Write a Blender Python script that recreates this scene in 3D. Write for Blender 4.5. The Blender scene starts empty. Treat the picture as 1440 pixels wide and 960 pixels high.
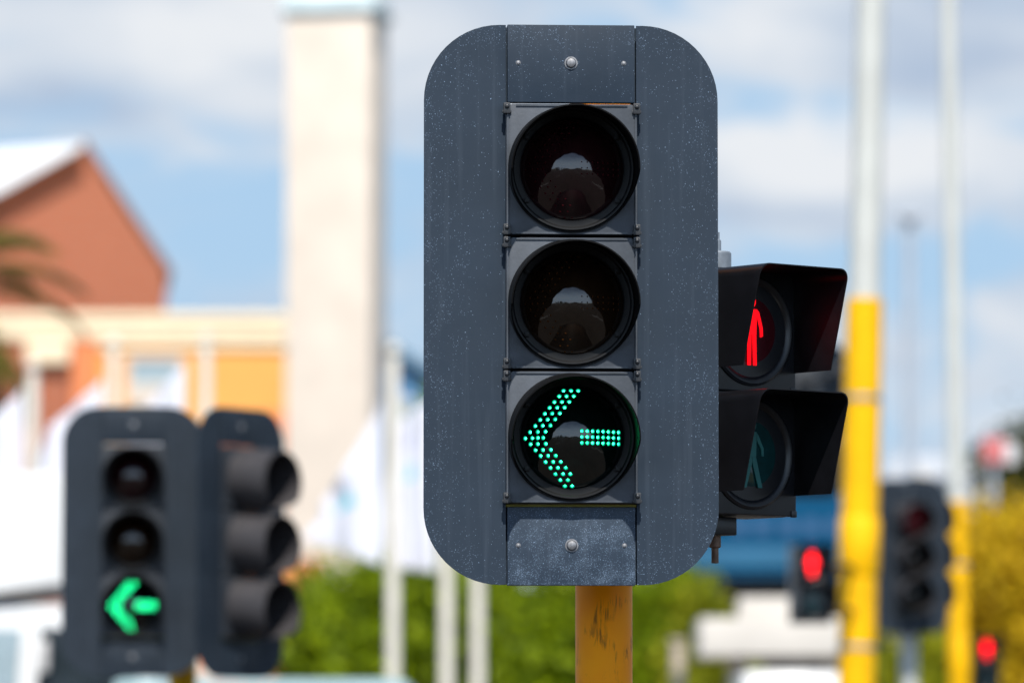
import bpy, bmesh, math, random
import numpy as np
from mathutils import Vector, Matrix
R = math.radians
random.seed(7)
rng = np.random.default_rng(7)
scene = bpy.context.scene
COL = scene.collection

# ------------------------------------------------------------------ camera
FPX = 8000.0            # 200 mm on a 36 mm sensor, 1440 px wide photograph
PITCH = R(4.4)
CAMZ = 1.65
cam_d = bpy.data.cameras.new('camera')
cam_d.lens = 200; cam_d.sensor_width = 36; cam_d.sensor_fit = 'HORIZONTAL'
cam_d.clip_start = 0.1; cam_d.clip_end = 6000
cam = bpy.data.objects.new('camera', cam_d); COL.objects.link(cam)
cam.location = (0, 0, CAMZ); cam.rotation_euler = (R(90) + PITCH, 0, 0)
cam_d.dof.use_dof = True
cam_d.dof.focus_distance = 10.53
cam_d.dof.aperture_fstop = 4.1
scene.camera = cam

def W(px, py, d):
    """world point seen at photograph pixel (px,py) at horizontal distance d"""
    a = (px - 720) / FPX; b = (480 - py) / FPX
    v = Vector((a, math.cos(PITCH) - b * math.sin(PITCH), math.sin(PITCH) + b * math.cos(PITCH)))
    v *= d / v.y
    return Vector((v.x, v.y, v.z + CAMZ))
def X(px, d): return W(px, 700, d).x
def Z(py, d): return W(720, py, d).z

# ------------------------------------------------------------------ materials
MATS = {}
def nt(name):
    m = bpy.data.materials.new(name); m.use_nodes = True
    t = m.node_tree; b = t.nodes['Principled BSDF']
    return m, t, b
def N(t, kind, **kw):
    n = t.nodes.new(kind)
    for k, v in kw.items():
        if k.startswith('i_'): n.inputs[k[2:].replace('_', ' ')].default_value = v
        else: setattr(n, k, v)
    return n
def ramp(t, fac, stops):
    n = t.nodes.new('ShaderNodeValToRGB')
    e = n.color_ramp.elements
    while len(e) < len(stops): e.new(0.5)
    for el, (p, c) in zip(e, stops):
        el.position = p; el.color = (*c, 1) if len(c) == 3 else c
    t.links.new(fac, n.inputs['Fac'])
    return n
def math_n(t, op, a, b=None, clamp=False):
    n = t.nodes.new('ShaderNodeMath'); n.operation = op; n.use_clamp = clamp
    for i, v in enumerate((a, b)):
        if v is None: continue
        if isinstance(v, (int, float)): n.inputs[i].default_value = v
        else: t.links.new(v, n.inputs[i])
    return n.outputs[0]
def mixc(t, fac, a, b):
    n = t.nodes.new('ShaderNodeMix'); n.data_type = 'RGBA'
    if isinstance(fac, (int, float)): n.inputs[0].default_value = fac
    else: t.links.new(fac, n.inputs[0])
    for i, v in ((6, a), (7, b)):
        if isinstance(v, tuple): n.inputs[i].default_value = (*v, 1)
        else: t.links.new(v, n.inputs[i])
    return n.outputs[2]

def mat(name, col, rough=0.5, metal=0.0, var=0.12, scale=6.0, bump=0.0, spec=0.5):
    """painted / plain surface with a little tonal wear from two noises"""
    if name in MATS: return MATS[name]
    m, t, b = nt(name)
    tc = N(t, 'ShaderNodeTexCoord')
    n1 = N(t, 'ShaderNodeTexNoise', i_Scale=scale, i_Detail=5.0, i_Roughness=0.6)
    t.links.new(tc.outputs['Object'], n1.inputs['Vector'])
    lo = tuple(c * (1 - var) for c in col); hi = tuple(min(1, c * (1 + var)) for c in col)
    r = ramp(t, n1.outputs['Fac'], [(0.3, lo), (0.7, hi)])
    t.links.new(r.outputs['Color'], b.inputs['Base Color'])
    b.inputs['Roughness'].default_value = rough; b.inputs['Metallic'].default_value = metal
    b.inputs['Specular IOR Level'].default_value = spec
    if bump:
        n2 = N(t, 'ShaderNodeTexNoise', i_Scale=scale * 12, i_Detail=3.0)
        t.links.new(tc.outputs['Object'], n2.inputs['Vector'])
        bp = N(t, 'ShaderNodeBump', i_Strength=bump, i_Distance=0.002)
        t.links.new(n2.outputs['Fac'], bp.inputs['Height']); t.links.new(bp.outputs['Normal'], b.inputs['Normal'])
    MATS[name] = m
    return m

def mat_emit(name, col, strength):
    if name in MATS: return MATS[name]
    m, t, b = nt(name)
    b.inputs['Base Color'].default_value = (*[min(.3, c * 0.02) for c in col], 1); b.inputs['Specular IOR Level'].default_value = 0.05
    b.inputs['Emission Color'].default_value = (*col, 1)
    b.inputs['Emission Strength'].default_value = strength
    MATS[name] = m
    return m

def mat_panel(name, base, dens, dust=0.0, edges=True):
    """weathered slate-grey sheet metal with fine pale paint chips"""
    m, t, b = nt(name)
    tc = N(t, 'ShaderNodeTexCoord'); P = tc.outputs['Object']
    big = N(t, 'ShaderNodeTexNoise', i_Scale=7.0, i_Detail=4.0, i_Roughness=0.6); t.links.new(P, big.inputs['Vector'])
    mid = N(t, 'ShaderNodeTexNoise', i_Scale=28.0, i_Detail=3.0); t.links.new(P, mid.inputs['Vector'])
    basec = ramp(t, big.outputs['Fac'], [(0.25, tuple(c * 0.88 for c in base)), (0.75, tuple(c * 1.14 for c in base))]).outputs['Color']
    # vertical rain streaks
    mp = N(t, 'ShaderNodeMapping'); mp.inputs['Scale'].default_value = (60, 1, 2.2); t.links.new(P, mp.inputs['Vector'])
    st = N(t, 'ShaderNodeTexNoise', i_Scale=1.0, i_Detail=4.0); t.links.new(mp.outputs[0], st.inputs['Vector'])
    streak = ramp(t, st.outputs['Fac'], [(0.55, (0, 0, 0)), (0.8, (1, 1, 1))]).outputs['Color']
    basec = mixc(t, math_n(t, 'MULTIPLY', streak, 0.10 + dust * 0.3), basec, (0.16, 0.20, 0.26))
    sp = N(t, 'ShaderNodeSeparateXYZ'); t.links.new(P, sp.inputs[0])
    ax = math_n(t, 'ABSOLUTE', sp.outputs[0])
    e1 = math_n(t, 'MULTIPLY', math_n(t, 'SUBTRACT', ax, 0.175, True), 10.0, True)
    e2 = math_n(t, 'MULTIPLY', math_n(t, 'SUBTRACT', 0.14, sp.outputs[2], True), 8.0, True)
    e3 = math_n(t, 'MULTIPLY', math_n(t, 'SUBTRACT', sp.outputs[2], 0.90, True), 7.0, True)
    edge = math_n(t, 'ADD', math_n(t, 'MULTIPLY', math_n(t, 'MAXIMUM', math_n(t, 'MAXIMUM', e1, e2), e3), 1.1), 0.22)
    if not edges: edge = math_n(t, 'ADD', math_n(t, 'MULTIPLY', e2, 0.9), 0.35)
    # chips: small round cells, random ones, clustered, of two sizes
    def chips(scale, rad, keep, seedofs):
        mp2 = N(t, 'ShaderNodeMapping'); mp2.inputs['Location'].default_value = (seedofs, seedofs, seedofs)
        t.links.new(P, mp2.inputs['Vector'])
        dn = N(t, 'ShaderNodeTexNoise', i_Scale=220.0, i_Detail=2.0); t.links.new(mp2.outputs[0], dn.inputs['Vector'])
        dv = N(t, 'ShaderNodeVectorMath', operation='MULTIPLY_ADD'); t.links.new(dn.outputs['Color'], dv.inputs[0])
        dv.inputs[1].default_value = (0.004, 0.004, 0.004); t.links.new(mp2.outputs[0], dv.inputs[2])
        vo = N(t, 'ShaderNodeTexVoronoi', i_Scale=scale); t.links.new(dv.outputs[0], vo.inputs['Vector'])
        inside = math_n(t, 'LESS_THAN', vo.outputs['Distance'], rad)
        rnd = N(t, 'ShaderNodeSeparateColor'); t.links.new(vo.outputs['Color'], rnd.inputs[0])
        clus = math_n(t, 'MULTIPLY', math_n(t, 'SUBTRACT', mid.outputs['Fac'], 0.30, True), math_n(t, 'SUBTRACT', big.outputs['Fac'], 0.22, True))
        thr = math_n(t, 'MULTIPLY', math_n(t, 'MULTIPLY', clus, edge), keep)
        on = math_n(t, 'LESS_THAN', rnd.outputs[0], thr)
        amt = math_n(t, 'MULTIPLY_ADD', rnd.outputs[1], 0.75)
        t.nodes[-1].inputs[2].default_value = 0.2
        return math_n(t, 'MULTIPLY', math_n(t, 'MULTIPLY', inside, on), amt)
    c1 = chips(360.0, 0.27, 4.5 * dens, 0.0)
    c2 = chips(720.0, 0.40, 9.0 * dens, 3.1)
    ch = math_n(t, 'MAXIMUM', c1, c2, True)
    col = mixc(t, ch, basec, (0.22, 0.31, 0.44))
    if dust:
        dr = ramp(t, mid.outputs['Fac'], [(0.42, (0, 0, 0)), (0.72, (1, 1, 1))]).outputs['Color']
        col = mixc(t, math_n(t, 'MULTIPLY', dr, dust), col, (0.20, 0.27, 0.36))
    t.links.new(col, b.inputs['Base Color'])
    rr = ramp(t, mid.outputs['Fac'], [(0.3, (0.50,) * 3), (0.7, (0.64,) * 3)])
    t.links.new(rr.outputs['Color'], b.inputs['Roughness']); b.inputs['Specular IOR Level'].default_value = .3
    fine = N(t, 'ShaderNodeTexNoise', i_Scale=900.0, i_Detail=2.0); t.links.new(P, fine.inputs['Vector'])
    bp = N(t, 'ShaderNodeBump', i_Strength=0.12, i_Distance=0.0006)
    t.links.new(fine.outputs['Fac'], bp.inputs['Height']); t.links.new(bp.outputs['Normal'], b.inputs['Normal'])
    MATS[name] = m
    return m

PANEL = mat_panel('slate_sheet_metal', (0.0155, 0.0275, 0.0455), 0.11)
PANEL_DUSTY = mat_panel('dusty_slate_sheet_metal', (0.024, 0.039, 0.062), 0.60, 0.08, False)
PLASTIC = mat('black_signal_plastic', (0.026, 0.028, 0.032), 0.42, var=0.25, scale=22, bump=0.15)
DOOR = mat('grey_black_lamp_door', (0.058, 0.067, 0.082), 0.46, var=0.34, scale=14, bump=0.12, spec=.35)
VISOR = mat('black_visor_plastic', (0.0045, 0.0045, 0.005), 0.6, var=0.25, scale=25, spec=.12)
RIM = mat('black_lens_rim_plastic', (0.005, 0.0055, 0.0065), 0.5, var=0.25, scale=25, spec=.25)
VISOR_GREY = mat('sunlit_grey_visor_plastic', (0.040, 0.037, 0.040), 0.55, var=0.2, scale=15)  # lighter grey base stands in for sunlight on the visor tops
HOOD = mat('deep_black_hood_plastic', (0.0045, 0.0045, 0.006), 0.38, var=0.3, scale=20, spec=.3)
PEDBLACK = mat('glossy_black_pedestrian_housing', (0.010, 0.011, 0.014), 0.32, var=0.3, scale=20)
BOLT = mat('weathered_bolt_steel', (0.24, 0.24, 0.25), 0.5, 0.8, var=0.35, scale=120)
GALV = mat('grey_galvanised_steel', (0.22, 0.25, 0.29), 0.45, 0.35, var=0.25, scale=40)
RUST = mat('rusty_bolt_steel', (0.16, 0.10, 0.07), 0.6, 0.4, var=0.4, scale=80)

def mat_glass_dark(name, col, ior=1.5, rough=.025, warp=0.0):
    if name in MATS: return MATS[name]
    m, t, b = nt(name)
    tc = N(t, 'ShaderNodeTexCoord')
    n = N(t, 'ShaderNodeTexNoise', i_Scale=40.0, i_Detail=3.0); t.links.new(tc.outputs['Object'], n.inputs['Vector'])
    r = ramp(t, n.outputs['Fac'], [(0.3, tuple(c * 0.8 for c in col)), (0.7, tuple(c * 1.2 for c in col))])
    t.links.new(r.outputs['Color'], b.inputs['Base Color'])
    rr = ramp(t, n.outputs['Fac'], [(.35, (rough,) * 3), (.7, (rough * 2.2,) * 3)]); t.links.new(rr.outputs['Color'], b.inputs['Roughness'])
    b.inputs['IOR'].default_value = ior
    if warp:
        n2 = N(t, 'ShaderNodeTexNoise', i_Scale=14.0 + 3 * len(name), i_Detail=1.0); t.links.new(tc.outputs['Object'], n2.inputs['Vector'])
        bp = N(t, 'ShaderNodeBump', i_Strength=warp, i_Distance=.004); t.links.new(n2.outputs['Fac'], bp.inputs['Height']); t.links.new(bp.outputs['Normal'], b.inputs['Normal'])
    MATS[name] = m
    return m
LENS_RED = mat_glass_dark('smoked_red_lens', (0.014, 0.0036, 0.0045), 1.75, .05, .10)
LENS_AMB = mat_glass_dark('smoked_amber_lens', (0.013, 0.0065, 0.0030), 1.75, .05, .10)
LENS_GRN = mat_glass_dark('smoked_green_lens', (0.0015, 0.0045, 0.004), 1.75, .05, .10)
LED_RED = mat('unlit_red_leds', (0.030, 0.002, 0.004), 0.7, var=0.3, scale=60, spec=.05)
LED_AMB = mat('unlit_amber_leds', (0.040, 0.013, 0.002), 0.7, var=0.3, scale=60, spec=.05)
LED_GRN_OFF = mat('unlit_green_leds', (0.004, 0.03, 0.02), 0.4, var=0.3, scale=60)
LED_GRN = mat_emit('lit_green_leds', (0.0, 0.50, 0.25), 1.0)
LED_GRN_CORE2 = mat_emit('lit_green_led_cores_dimmer', (0.10, 6.0, 1.9), 1.2)
LED_GRN_CORE = mat_emit('lit_green_led_cores', (0.10, 6.0, 1.9), 2.5)
MAN_RED = mat_emit('lit_red_figure', (1.0, 0.004, 0.010), 1.2)
MAN_RED_HOT = mat_emit('bright_red_figure', (1.0, 0.006, 0.010), 7.0)
MAN_GRN = mat('unlit_teal_figure', (0.012, 0.125, 0.120), 0.5, var=0.1, scale=30)
LENS_PED_RED = mat('dark_red_glow_pedestrian_lens', (0.045, 0.0012, 0.005), .25, var=.2, scale=40, spec=.3)  # red base colour also carries the glow of the lit figure
LENS_PED_GRN = mat_glass_dark('dark_teal_pedestrian_lens', (0.003, 0.032, 0.034))

def mat_pole_yellow():
    m, t, b = nt('scuffed_orange_yellow_pole_paint')
    tc = N(t, 'ShaderNodeTexCoord'); P = tc.outputs['Object']
    n1 = N(t, 'ShaderNodeTexNoise', i_Scale=9.0, i_Detail=5.0); t.links.new(P, n1.inputs['Vector'])
    base = ramp(t, n1.outputs['Fac'], [(0.3, (0.94, 0.26, 0.0012)), (0.7, (0.98, 0.34, 0.0015))]).outputs['Color']
    mp = N(t, 'ShaderNodeMapping'); mp.inputs['Scale'].default_value = (75, 75, 13); t.links.new(P, mp.inputs['Vector'])
    n2 = N(t, 'ShaderNodeTexNoise', i_Scale=1.0, i_Detail=6.0, i_Roughness=0.65, i_Distortion=0.8); t.links.new(mp.outputs[0], n2.inputs['Vector'])
    sc = ramp(t, n2.outputs['Fac'], [(0.52, (0, 0, 0)), (0.62, (1, 1, 1))]).outputs['Color']
    n3 = N(t, 'ShaderNodeTexNoise', i_Scale=16.0, i_Detail=2.0); t.links.new(P, n3.inputs['Vector'])
    pm = ramp(t, n3.outputs['Fac'], [(0.45, (0, 0, 0)), (0.58, (1, 1, 1))]).outputs['Color']
    mask = math_n(t, 'MULTIPLY', math_n(t, 'MULTIPLY', sc, pm), 0.75)
    col = mixc(t, mask, base, (0.10, 0.045, 0.012))
    t.links.new(col, b.inputs['Base Color']); b.inputs['Roughness'].default_value = 0.5; b.inputs['Specular IOR Level'].default_value = .15
    MATS['pole'] = m
    return m
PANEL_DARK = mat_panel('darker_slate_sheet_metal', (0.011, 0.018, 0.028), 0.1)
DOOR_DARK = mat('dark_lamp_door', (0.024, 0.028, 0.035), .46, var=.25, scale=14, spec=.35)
POLE_OCHRE = mat_pole_yellow()
STRIP = mat('olive_yellow_strip', (.22, .19, .02), .6)
POLE_YELLOW = mat('traffic_yellow_paint', (0.85, 0.455, 0.0), 0.55, var=0.12, scale=5, spec=.2)
POLE_WHITE = mat('cream_white_pole_paint', (0.54, 0.55, 0.52), 0.5, var=0.08, scale=3)
POLE_GREY = mat('far_grey_pole_paint', (0.36, 0.40, 0.46), 0.5, var=0.08, scale=3)
FLAGPOLE = mat('ivory_flagpole_paint', (0.70, 0.66, 0.58), 0.5, var=0.1, scale=4)
BRICK = None

# ------------------------------------------------------------------ mesh building
class MB:
    def __init__(s): s.bm = bmesh.new()
    def _bevel(s, vs, w, seg=2):
        es = list({e for v in vs for e in v.link_edges})
        bmesh.ops.bevel(s.bm, geom=es, offset=w, segments=seg, affect='EDGES', profile=0.6, clamp_overlap=True)
    def box(s, x0, x1, y0, y1, z0, z1, bev=0.0, mi=0, rz=0.0, seg=2):
        r = bmesh.ops.create_cube(s.bm, size=1.0); vs = r['verts']
        c = Vector(((x0 + x1) / 2, (y0 + y1) / 2, (z0 + z1) / 2))
        for v in vs:
            v.co = Vector((v.co.x * (x1 - x0), v.co.y * (y1 - y0), v.co.z * (z1 - z0)))
            if rz: v.co = Matrix.Rotation(rz, 3, 'Z') @ v.co
            v.co += c
        if mi:
            for f in {f for v in vs for f in v.link_faces}: f.material_index = mi
        if bev: s._bevel(vs, bev, seg)
        return s
    def prism(s, pts, a, b, axis='y', bev=0.0, mi=0):
        """closed outline pts (u,v) extruded from a to b; axis y: (u,v)=(x,z); axis x: (u,v)=(y,z); axis z: (x,y)"""
        def P(u, v, w):
            return {'y': (u, w, v), 'x': (w, u, v), 'z': (u, v, w)}[axis]
        A = [s.bm.verts.new(P(u, v, a)) for u, v in pts]; B = [s.bm.verts.new(P(u, v, b)) for u, v in pts]
        n = len(pts); fs = [s.bm.faces.new(A), s.bm.faces.new(B[::-1])]
        for i in range(n): fs.append(s.bm.faces.new((A[i], B[i], B[(i + 1) % n], A[(i + 1) % n])))
        for f in fs: f.material_index = mi
        if bev:
            es = list({e for f in fs[:2] for e in f.edges})
            bmesh.ops.bevel(s.bm, geom=es, offset=bev, segments=2, affect='EDGES', profile=0.6, clamp_overlap=True)
        return s
    def lathe(s, prof, seg=48, origin=(0, 0, 0), axis='-y', closed_ends=True, mi=0):
        """prof: (r, h) pairs; revolve about the axis through origin"""
        o = Vector(origin); rings = []
        def P(r, h, a):
            c, sn = r * math.cos(a), r * math.sin(a)
            return o + (Vector((c, -h, sn)) if axis == '-y' else Vector((c, sn, h)) if axis == 'z' else Vector((h, c, sn)))
        for r, h in prof:
            if r < 1e-6: rings.append([s.bm.verts.new(P(0, h, 0))])
            else: rings.append([s.bm.verts.new(P(r, h, 2 * math.pi * i / seg)) for i in range(seg)])
        for r0, r1 in zip(rings, rings[1:]):
            for i in range(seg):
                j = (i + 1) % seg
                if len(r0) == 1 and len(r1) == 1: continue
                if len(r0) == 1: f = (r0[0], r1[i], r1[j])
                elif len(r1) == 1: f = (r0[i], r1[0], r0[j])
                else: f = (r0[i], r1[i], r1[j], r0[j])
                s.bm.faces.new(f).material_index = mi
        if closed_ends:
            for rg in (rings[0], rings[-1]):
                if len(rg) > 2: s.bm.faces.new(rg).material_index = mi
        return s
    def tube(s, pts, rads, seg=12, mi=0):
        pts = [Vector(p) for p in pts]
        if isinstance(rads, (int, float)): rads = [rads] * len(pts)
        rings = []
        for i, p in enumerate(pts):
            d = (pts[min(i + 1, len(pts) - 1)] - pts[max(i - 1, 0)]).normalized()
            u = d.cross(Vector((0.3, 1, 0.1))).normalized(); v = d.cross(u)
            rings.append([s.bm.verts.new(p + (u * math.cos(2 * math.pi * k / seg) + v * math.sin(2 * math.pi * k / seg)) * rads[i]) for k in range(seg)])
        for a, b in zip(rings, rings[1:]):
            for k in range(seg):
                s.bm.faces.new((a[k], a[(k + 1) % seg], b[(k + 1) % seg], b[k])).material_index = mi
        s.bm.faces.new(rings[0]).material_index = mi; s.bm.faces.new(rings[-1][::-1]).material_index = mi
        return s
    def dome(s, c, r, h, seg=10, rings=3, mi=0):
        prof = [(r * math.cos(math.pi / 2 * k / rings), h * math.sin(math.pi / 2 * k / rings)) for k in range(rings)] + [(0, h)]
        return s.lathe(prof, seg, c, '-y', False, mi)
    def mesh(s, name, mats, angle=35):
        bmesh.ops.recalc_face_normals(s.bm, faces=s.bm.faces)
        me = bpy.data.meshes.new(name); s.bm.to_mesh(me); s.bm.free()
        for m in (mats if isinstance(mats, (list, tuple)) else [mats]): me.materials.append(m)
        me.polygons.foreach_set('use_smooth', [True] * len(me.polygons))
        me.set_sharp_from_angle(angle=R(angle))
        return me

CACHE = {}
def put(name, mb, mats, parent=None, loc=(0, 0, 0), rz=0.0, key=None, label=None, angle=35):
    """link ONE mesh object; mb is an MB or a function that makes one (cached under key)"""
    if key is not None and key in CACHE: me = CACHE[key]
    else:
        b = mb() if callable(mb) else mb
        me = b if isinstance(b, bpy.types.Mesh) else b.mesh(name, mats, angle)
        if key is not None: CACHE[key] = me
    o = bpy.data.objects.new(name, me); COL.objects.link(o)
    o.parent = parent; o.location = loc; o.rotation_euler = (0, 0, rz)
    if label: o['label'] = label
    return o
def thing(name, label, cat, loc=(0, 0, 0), rz=0.0, group=None):
    o = bpy.data.objects.new(name, None); COL.objects.link(o)
    o.empty_display_size = 0.1
    o.location = loc; o.rotation_euler = (0, 0, rz)
    o['label'] = label; o['category'] = cat
    if group: o['group'] = group
    return o
def tag(o, label, cat, group=None):
    o['label'] = label; o['category'] = cat
    if group: o['group'] = group
    return o
def structure(o): o['kind'] = 'structure'; return o

# ------------------------------------------------------------------ vehicle signal head
D0 = 10.5
SX = (W(1010, 429, D0).x - W(596, 429, D0).x) / 414
SZ = (W(803, 36, D0).z - W(803, 822, D0).z) / 786
def hx(px): return (px - 803) * SX
def hz(py): return (822 - py) * SZ
LAMP_Z = [hz(241), hz(429), hz(616.5)]
HALF = 0.1215
def rounded(pts_spec): return pts_spec
def wing_outline():
    r = 107 * SX; x0, x1 = hx(595.5), hx(711.0); z0, z1 = 0.0, hz(36)
    pts = [(x1, z0), (x1, z1)]
    for k in range(15):
        a = R(90 + 90 * k / 14); pts.append((x0 + r + r * math.cos(a), z1 - r + r * math.sin(a)))
    for k in range(15):
        a = R(180 + 90 * k / 14); pts.append((x0 + r + r * math.cos(a), z0 + r + r * math.sin(a)))
    return pts
def m_wing(side):
    pts = wing_outline()
    if side > 0: pts = [(-x, z) for x, z in pts][::-1]
    b = MB().prism(pts, 0.0, 0.0035, 'y', 0.0008)
    xi = hx(711.0) if side < 0 else -hx(711.0)
    x0, x1 = (xi - .004, xi + .009) if side < 0 else (xi - .009, xi + .004)
    b.box(x0, x1, 0.0232, 0.030, 0.0015, hz(36) - 0.0015)          # folded return behind the joint
    e0, e1 = (xi - .004, xi - .0015) if side < 0 else (xi + .0015, xi + .004)
    b.box(e0, e1, 0.0025, 0.0235, 0.0015, hz(36) - 0.0015)
    return b
def m_end_panel(z0, z1):
    return MB().box(hx(713.2), -hx(713.2), -0.0016, 0.022, z0, z1, 0.0012)
def m_door():
    a, c = HALF, 0.011
    pts = [(-a + c, -a), (a - c, -a), (a, -a + c), (a, a - c), (a - c, a), (-a + c, a), (-a, a - c), (-a, -a + c)]
    b = MB().box(-a - .0005, a + .0005, -0.0125, 0.11, -a, a, 0.003)
    b.prism(pts, -0.0225, 0.0015, 'y', 0.0026)
    b.box(-a + .001, -a + .0045, -0.0250, -0.0230, -a + .016, a - .016)      # thin raised ribs on the door edges
    b.box(a - .0045, a - .001, -0.0250, -0.0230, -a + .016, a - .016)
    b.box(-a + .018, a - .018, -0.0250, -0.0230, a - .0045, a - .001)
    b.box(-a + .018, a - .018, -0.0250, -0.0230, -a + .001, -a + .0045)
    return b
def m_rim():
    prof = [(.1155, .0125), (.1155, .0195), (.1135, .0215), (.1105, .0212), (.1072, .0168), (.0985, .0160), (.0962, .0165), (.0948, .0115)]
    b = MB().lathe(prof, 72, closed_ends=False)
    for a in (215, 325, 35, 145):                               # small lens-retaining tabs
        x, z = .1025 * math.cos(R(a)), .1025 * math.sin(R(a))
        b.box(x - .0045, x + .0045, -.0225, -.0165, z - .0045, z + .0045, .001)
    return b
LENS_R, LENS_H = .0950, .050
def lens_h(u, v): return .0125 + LENS_H * max(0.0, 1 - (u * u + v * v) / LENS_R ** 2)
def m_lens():
    n = 16
    return MB().lathe([(LENS_R * (1 - k / n), lens_h(LENS_R * (1 - k / n), 0)) for k in range(n)] + [(0, lens_h(0, 0))], 64, closed_ends=False)
def m_visor(L=.200, tube=False):
    b = MB(); ro, ri = .1185, .1160; n = 120; m = 10
    def length(phi):
        a = abs(phi)
        a0, a1, l1 = (128, 165, .10) if tube else (92, 138, .017)
        Lf = L if tube else L * (1 - .20 * (a / 90) ** 1.8)
        if a < a0: return Lf
        if a < a1: return Lf + (l1 - Lf) * (((a - a0) / (a1 - a0)) ** (0.75 if not tube else 1.3))
        return l1
    grid = {}
    for i in range(n):
        phi = -180 + 360 * i / n; l = length(phi); a = R(90 - phi)
        for j in range(m + 1):
            h = .0135 + (l - .0135) * j / m
            for k, r in ((0, ro), (1, ri)):
                grid[i, j, k] = b.bm.verts.new((r * math.cos(a), -h, r * math.sin(a) - .095 * (h - .0135)))
    for i in range(n):
        i2 = (i + 1) % n
        for j in range(m):
            b.bm.faces.new((grid[i, j, 0], grid[i2, j, 0], grid[i2, j + 1, 0], grid[i, j + 1, 0]))
            b.bm.faces.new((grid[i, j, 1], grid[i, j + 1, 1], grid[i2, j + 1, 1], grid[i2, j, 1]))
        for j in (0, m):
            b.bm.faces.new((grid[i, j, 0], grid[i, j, 1], grid[i2, j, 1], grid[i2, j, 0]))
    return b
ROWS = [(120, 631, 662, 692), (144, 612, 642, 672), (169, 591, 622, 652), (193, 571, 602, 632), (218, 551, 581, 612),
        (243, 532, 562, 593), (268, 512, 542, 573), (293, 491, 522, 553), (318, 472, 500, 522, 544), (343, 493, 522, 554),
        (368, 513, 543, 575), (392, 534, 564, 595), (417, 554, 585, 616), (441, 575, 605, 637), (466, 596, 627, 657),
        (490, 617, 648), (514, 637, 667)]
DOTS = [(x, r[0]) for r in ROWS for x in r[1:]] + [(701 + 22.7 * i, y) for y in (292, 316, 340) for i in range(8)]
DOTS = [((580 + x / 3 - 802.5) * SX, -(510 + y / 3 - 613.5) * SZ) for x, y in DOTS]
NHEAD = sum(len(r) - 1 for r in ROWS)
def m_leds(lit, tail):
    b = MB()
    for u, v in (DOTS[NHEAD:] if tail else DOTS[:NHEAD]):
        h = lens_h(u, v)
        if lit:
            b.dome((u, -(h - .0008), v), .0045, .0016, 12, 2, 0)
            b.dome((u, -(h + .0004), v), .0021, .0014, 10, 2, 1 if random.random() < .68 else 2)
        else:
            b.dome((u, -(h - .0012), v), .0026, .0014, 8, 2, 0)
    return b
def m_clip():
    b = MB().box(-.0065, .0065, -.020, -.0005, -.010, .010, .0018)
    b.dome((0, -.020, .0035), .0048, .0042, 12, 3)
    b.box(-.0085, .0085, -.0165, -.006, -.0085, -.0035, .001)
    return b
def m_bolt(r, h):
    b = MB().lathe([(r * 1.25, 0.0), (r * 1.25, h * .22), (r, h * .24), (r * .98, h * .55), (r * .8, h * .85), (r * .4, h), (0, h)], 20, closed_ends=False)
    return b
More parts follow.
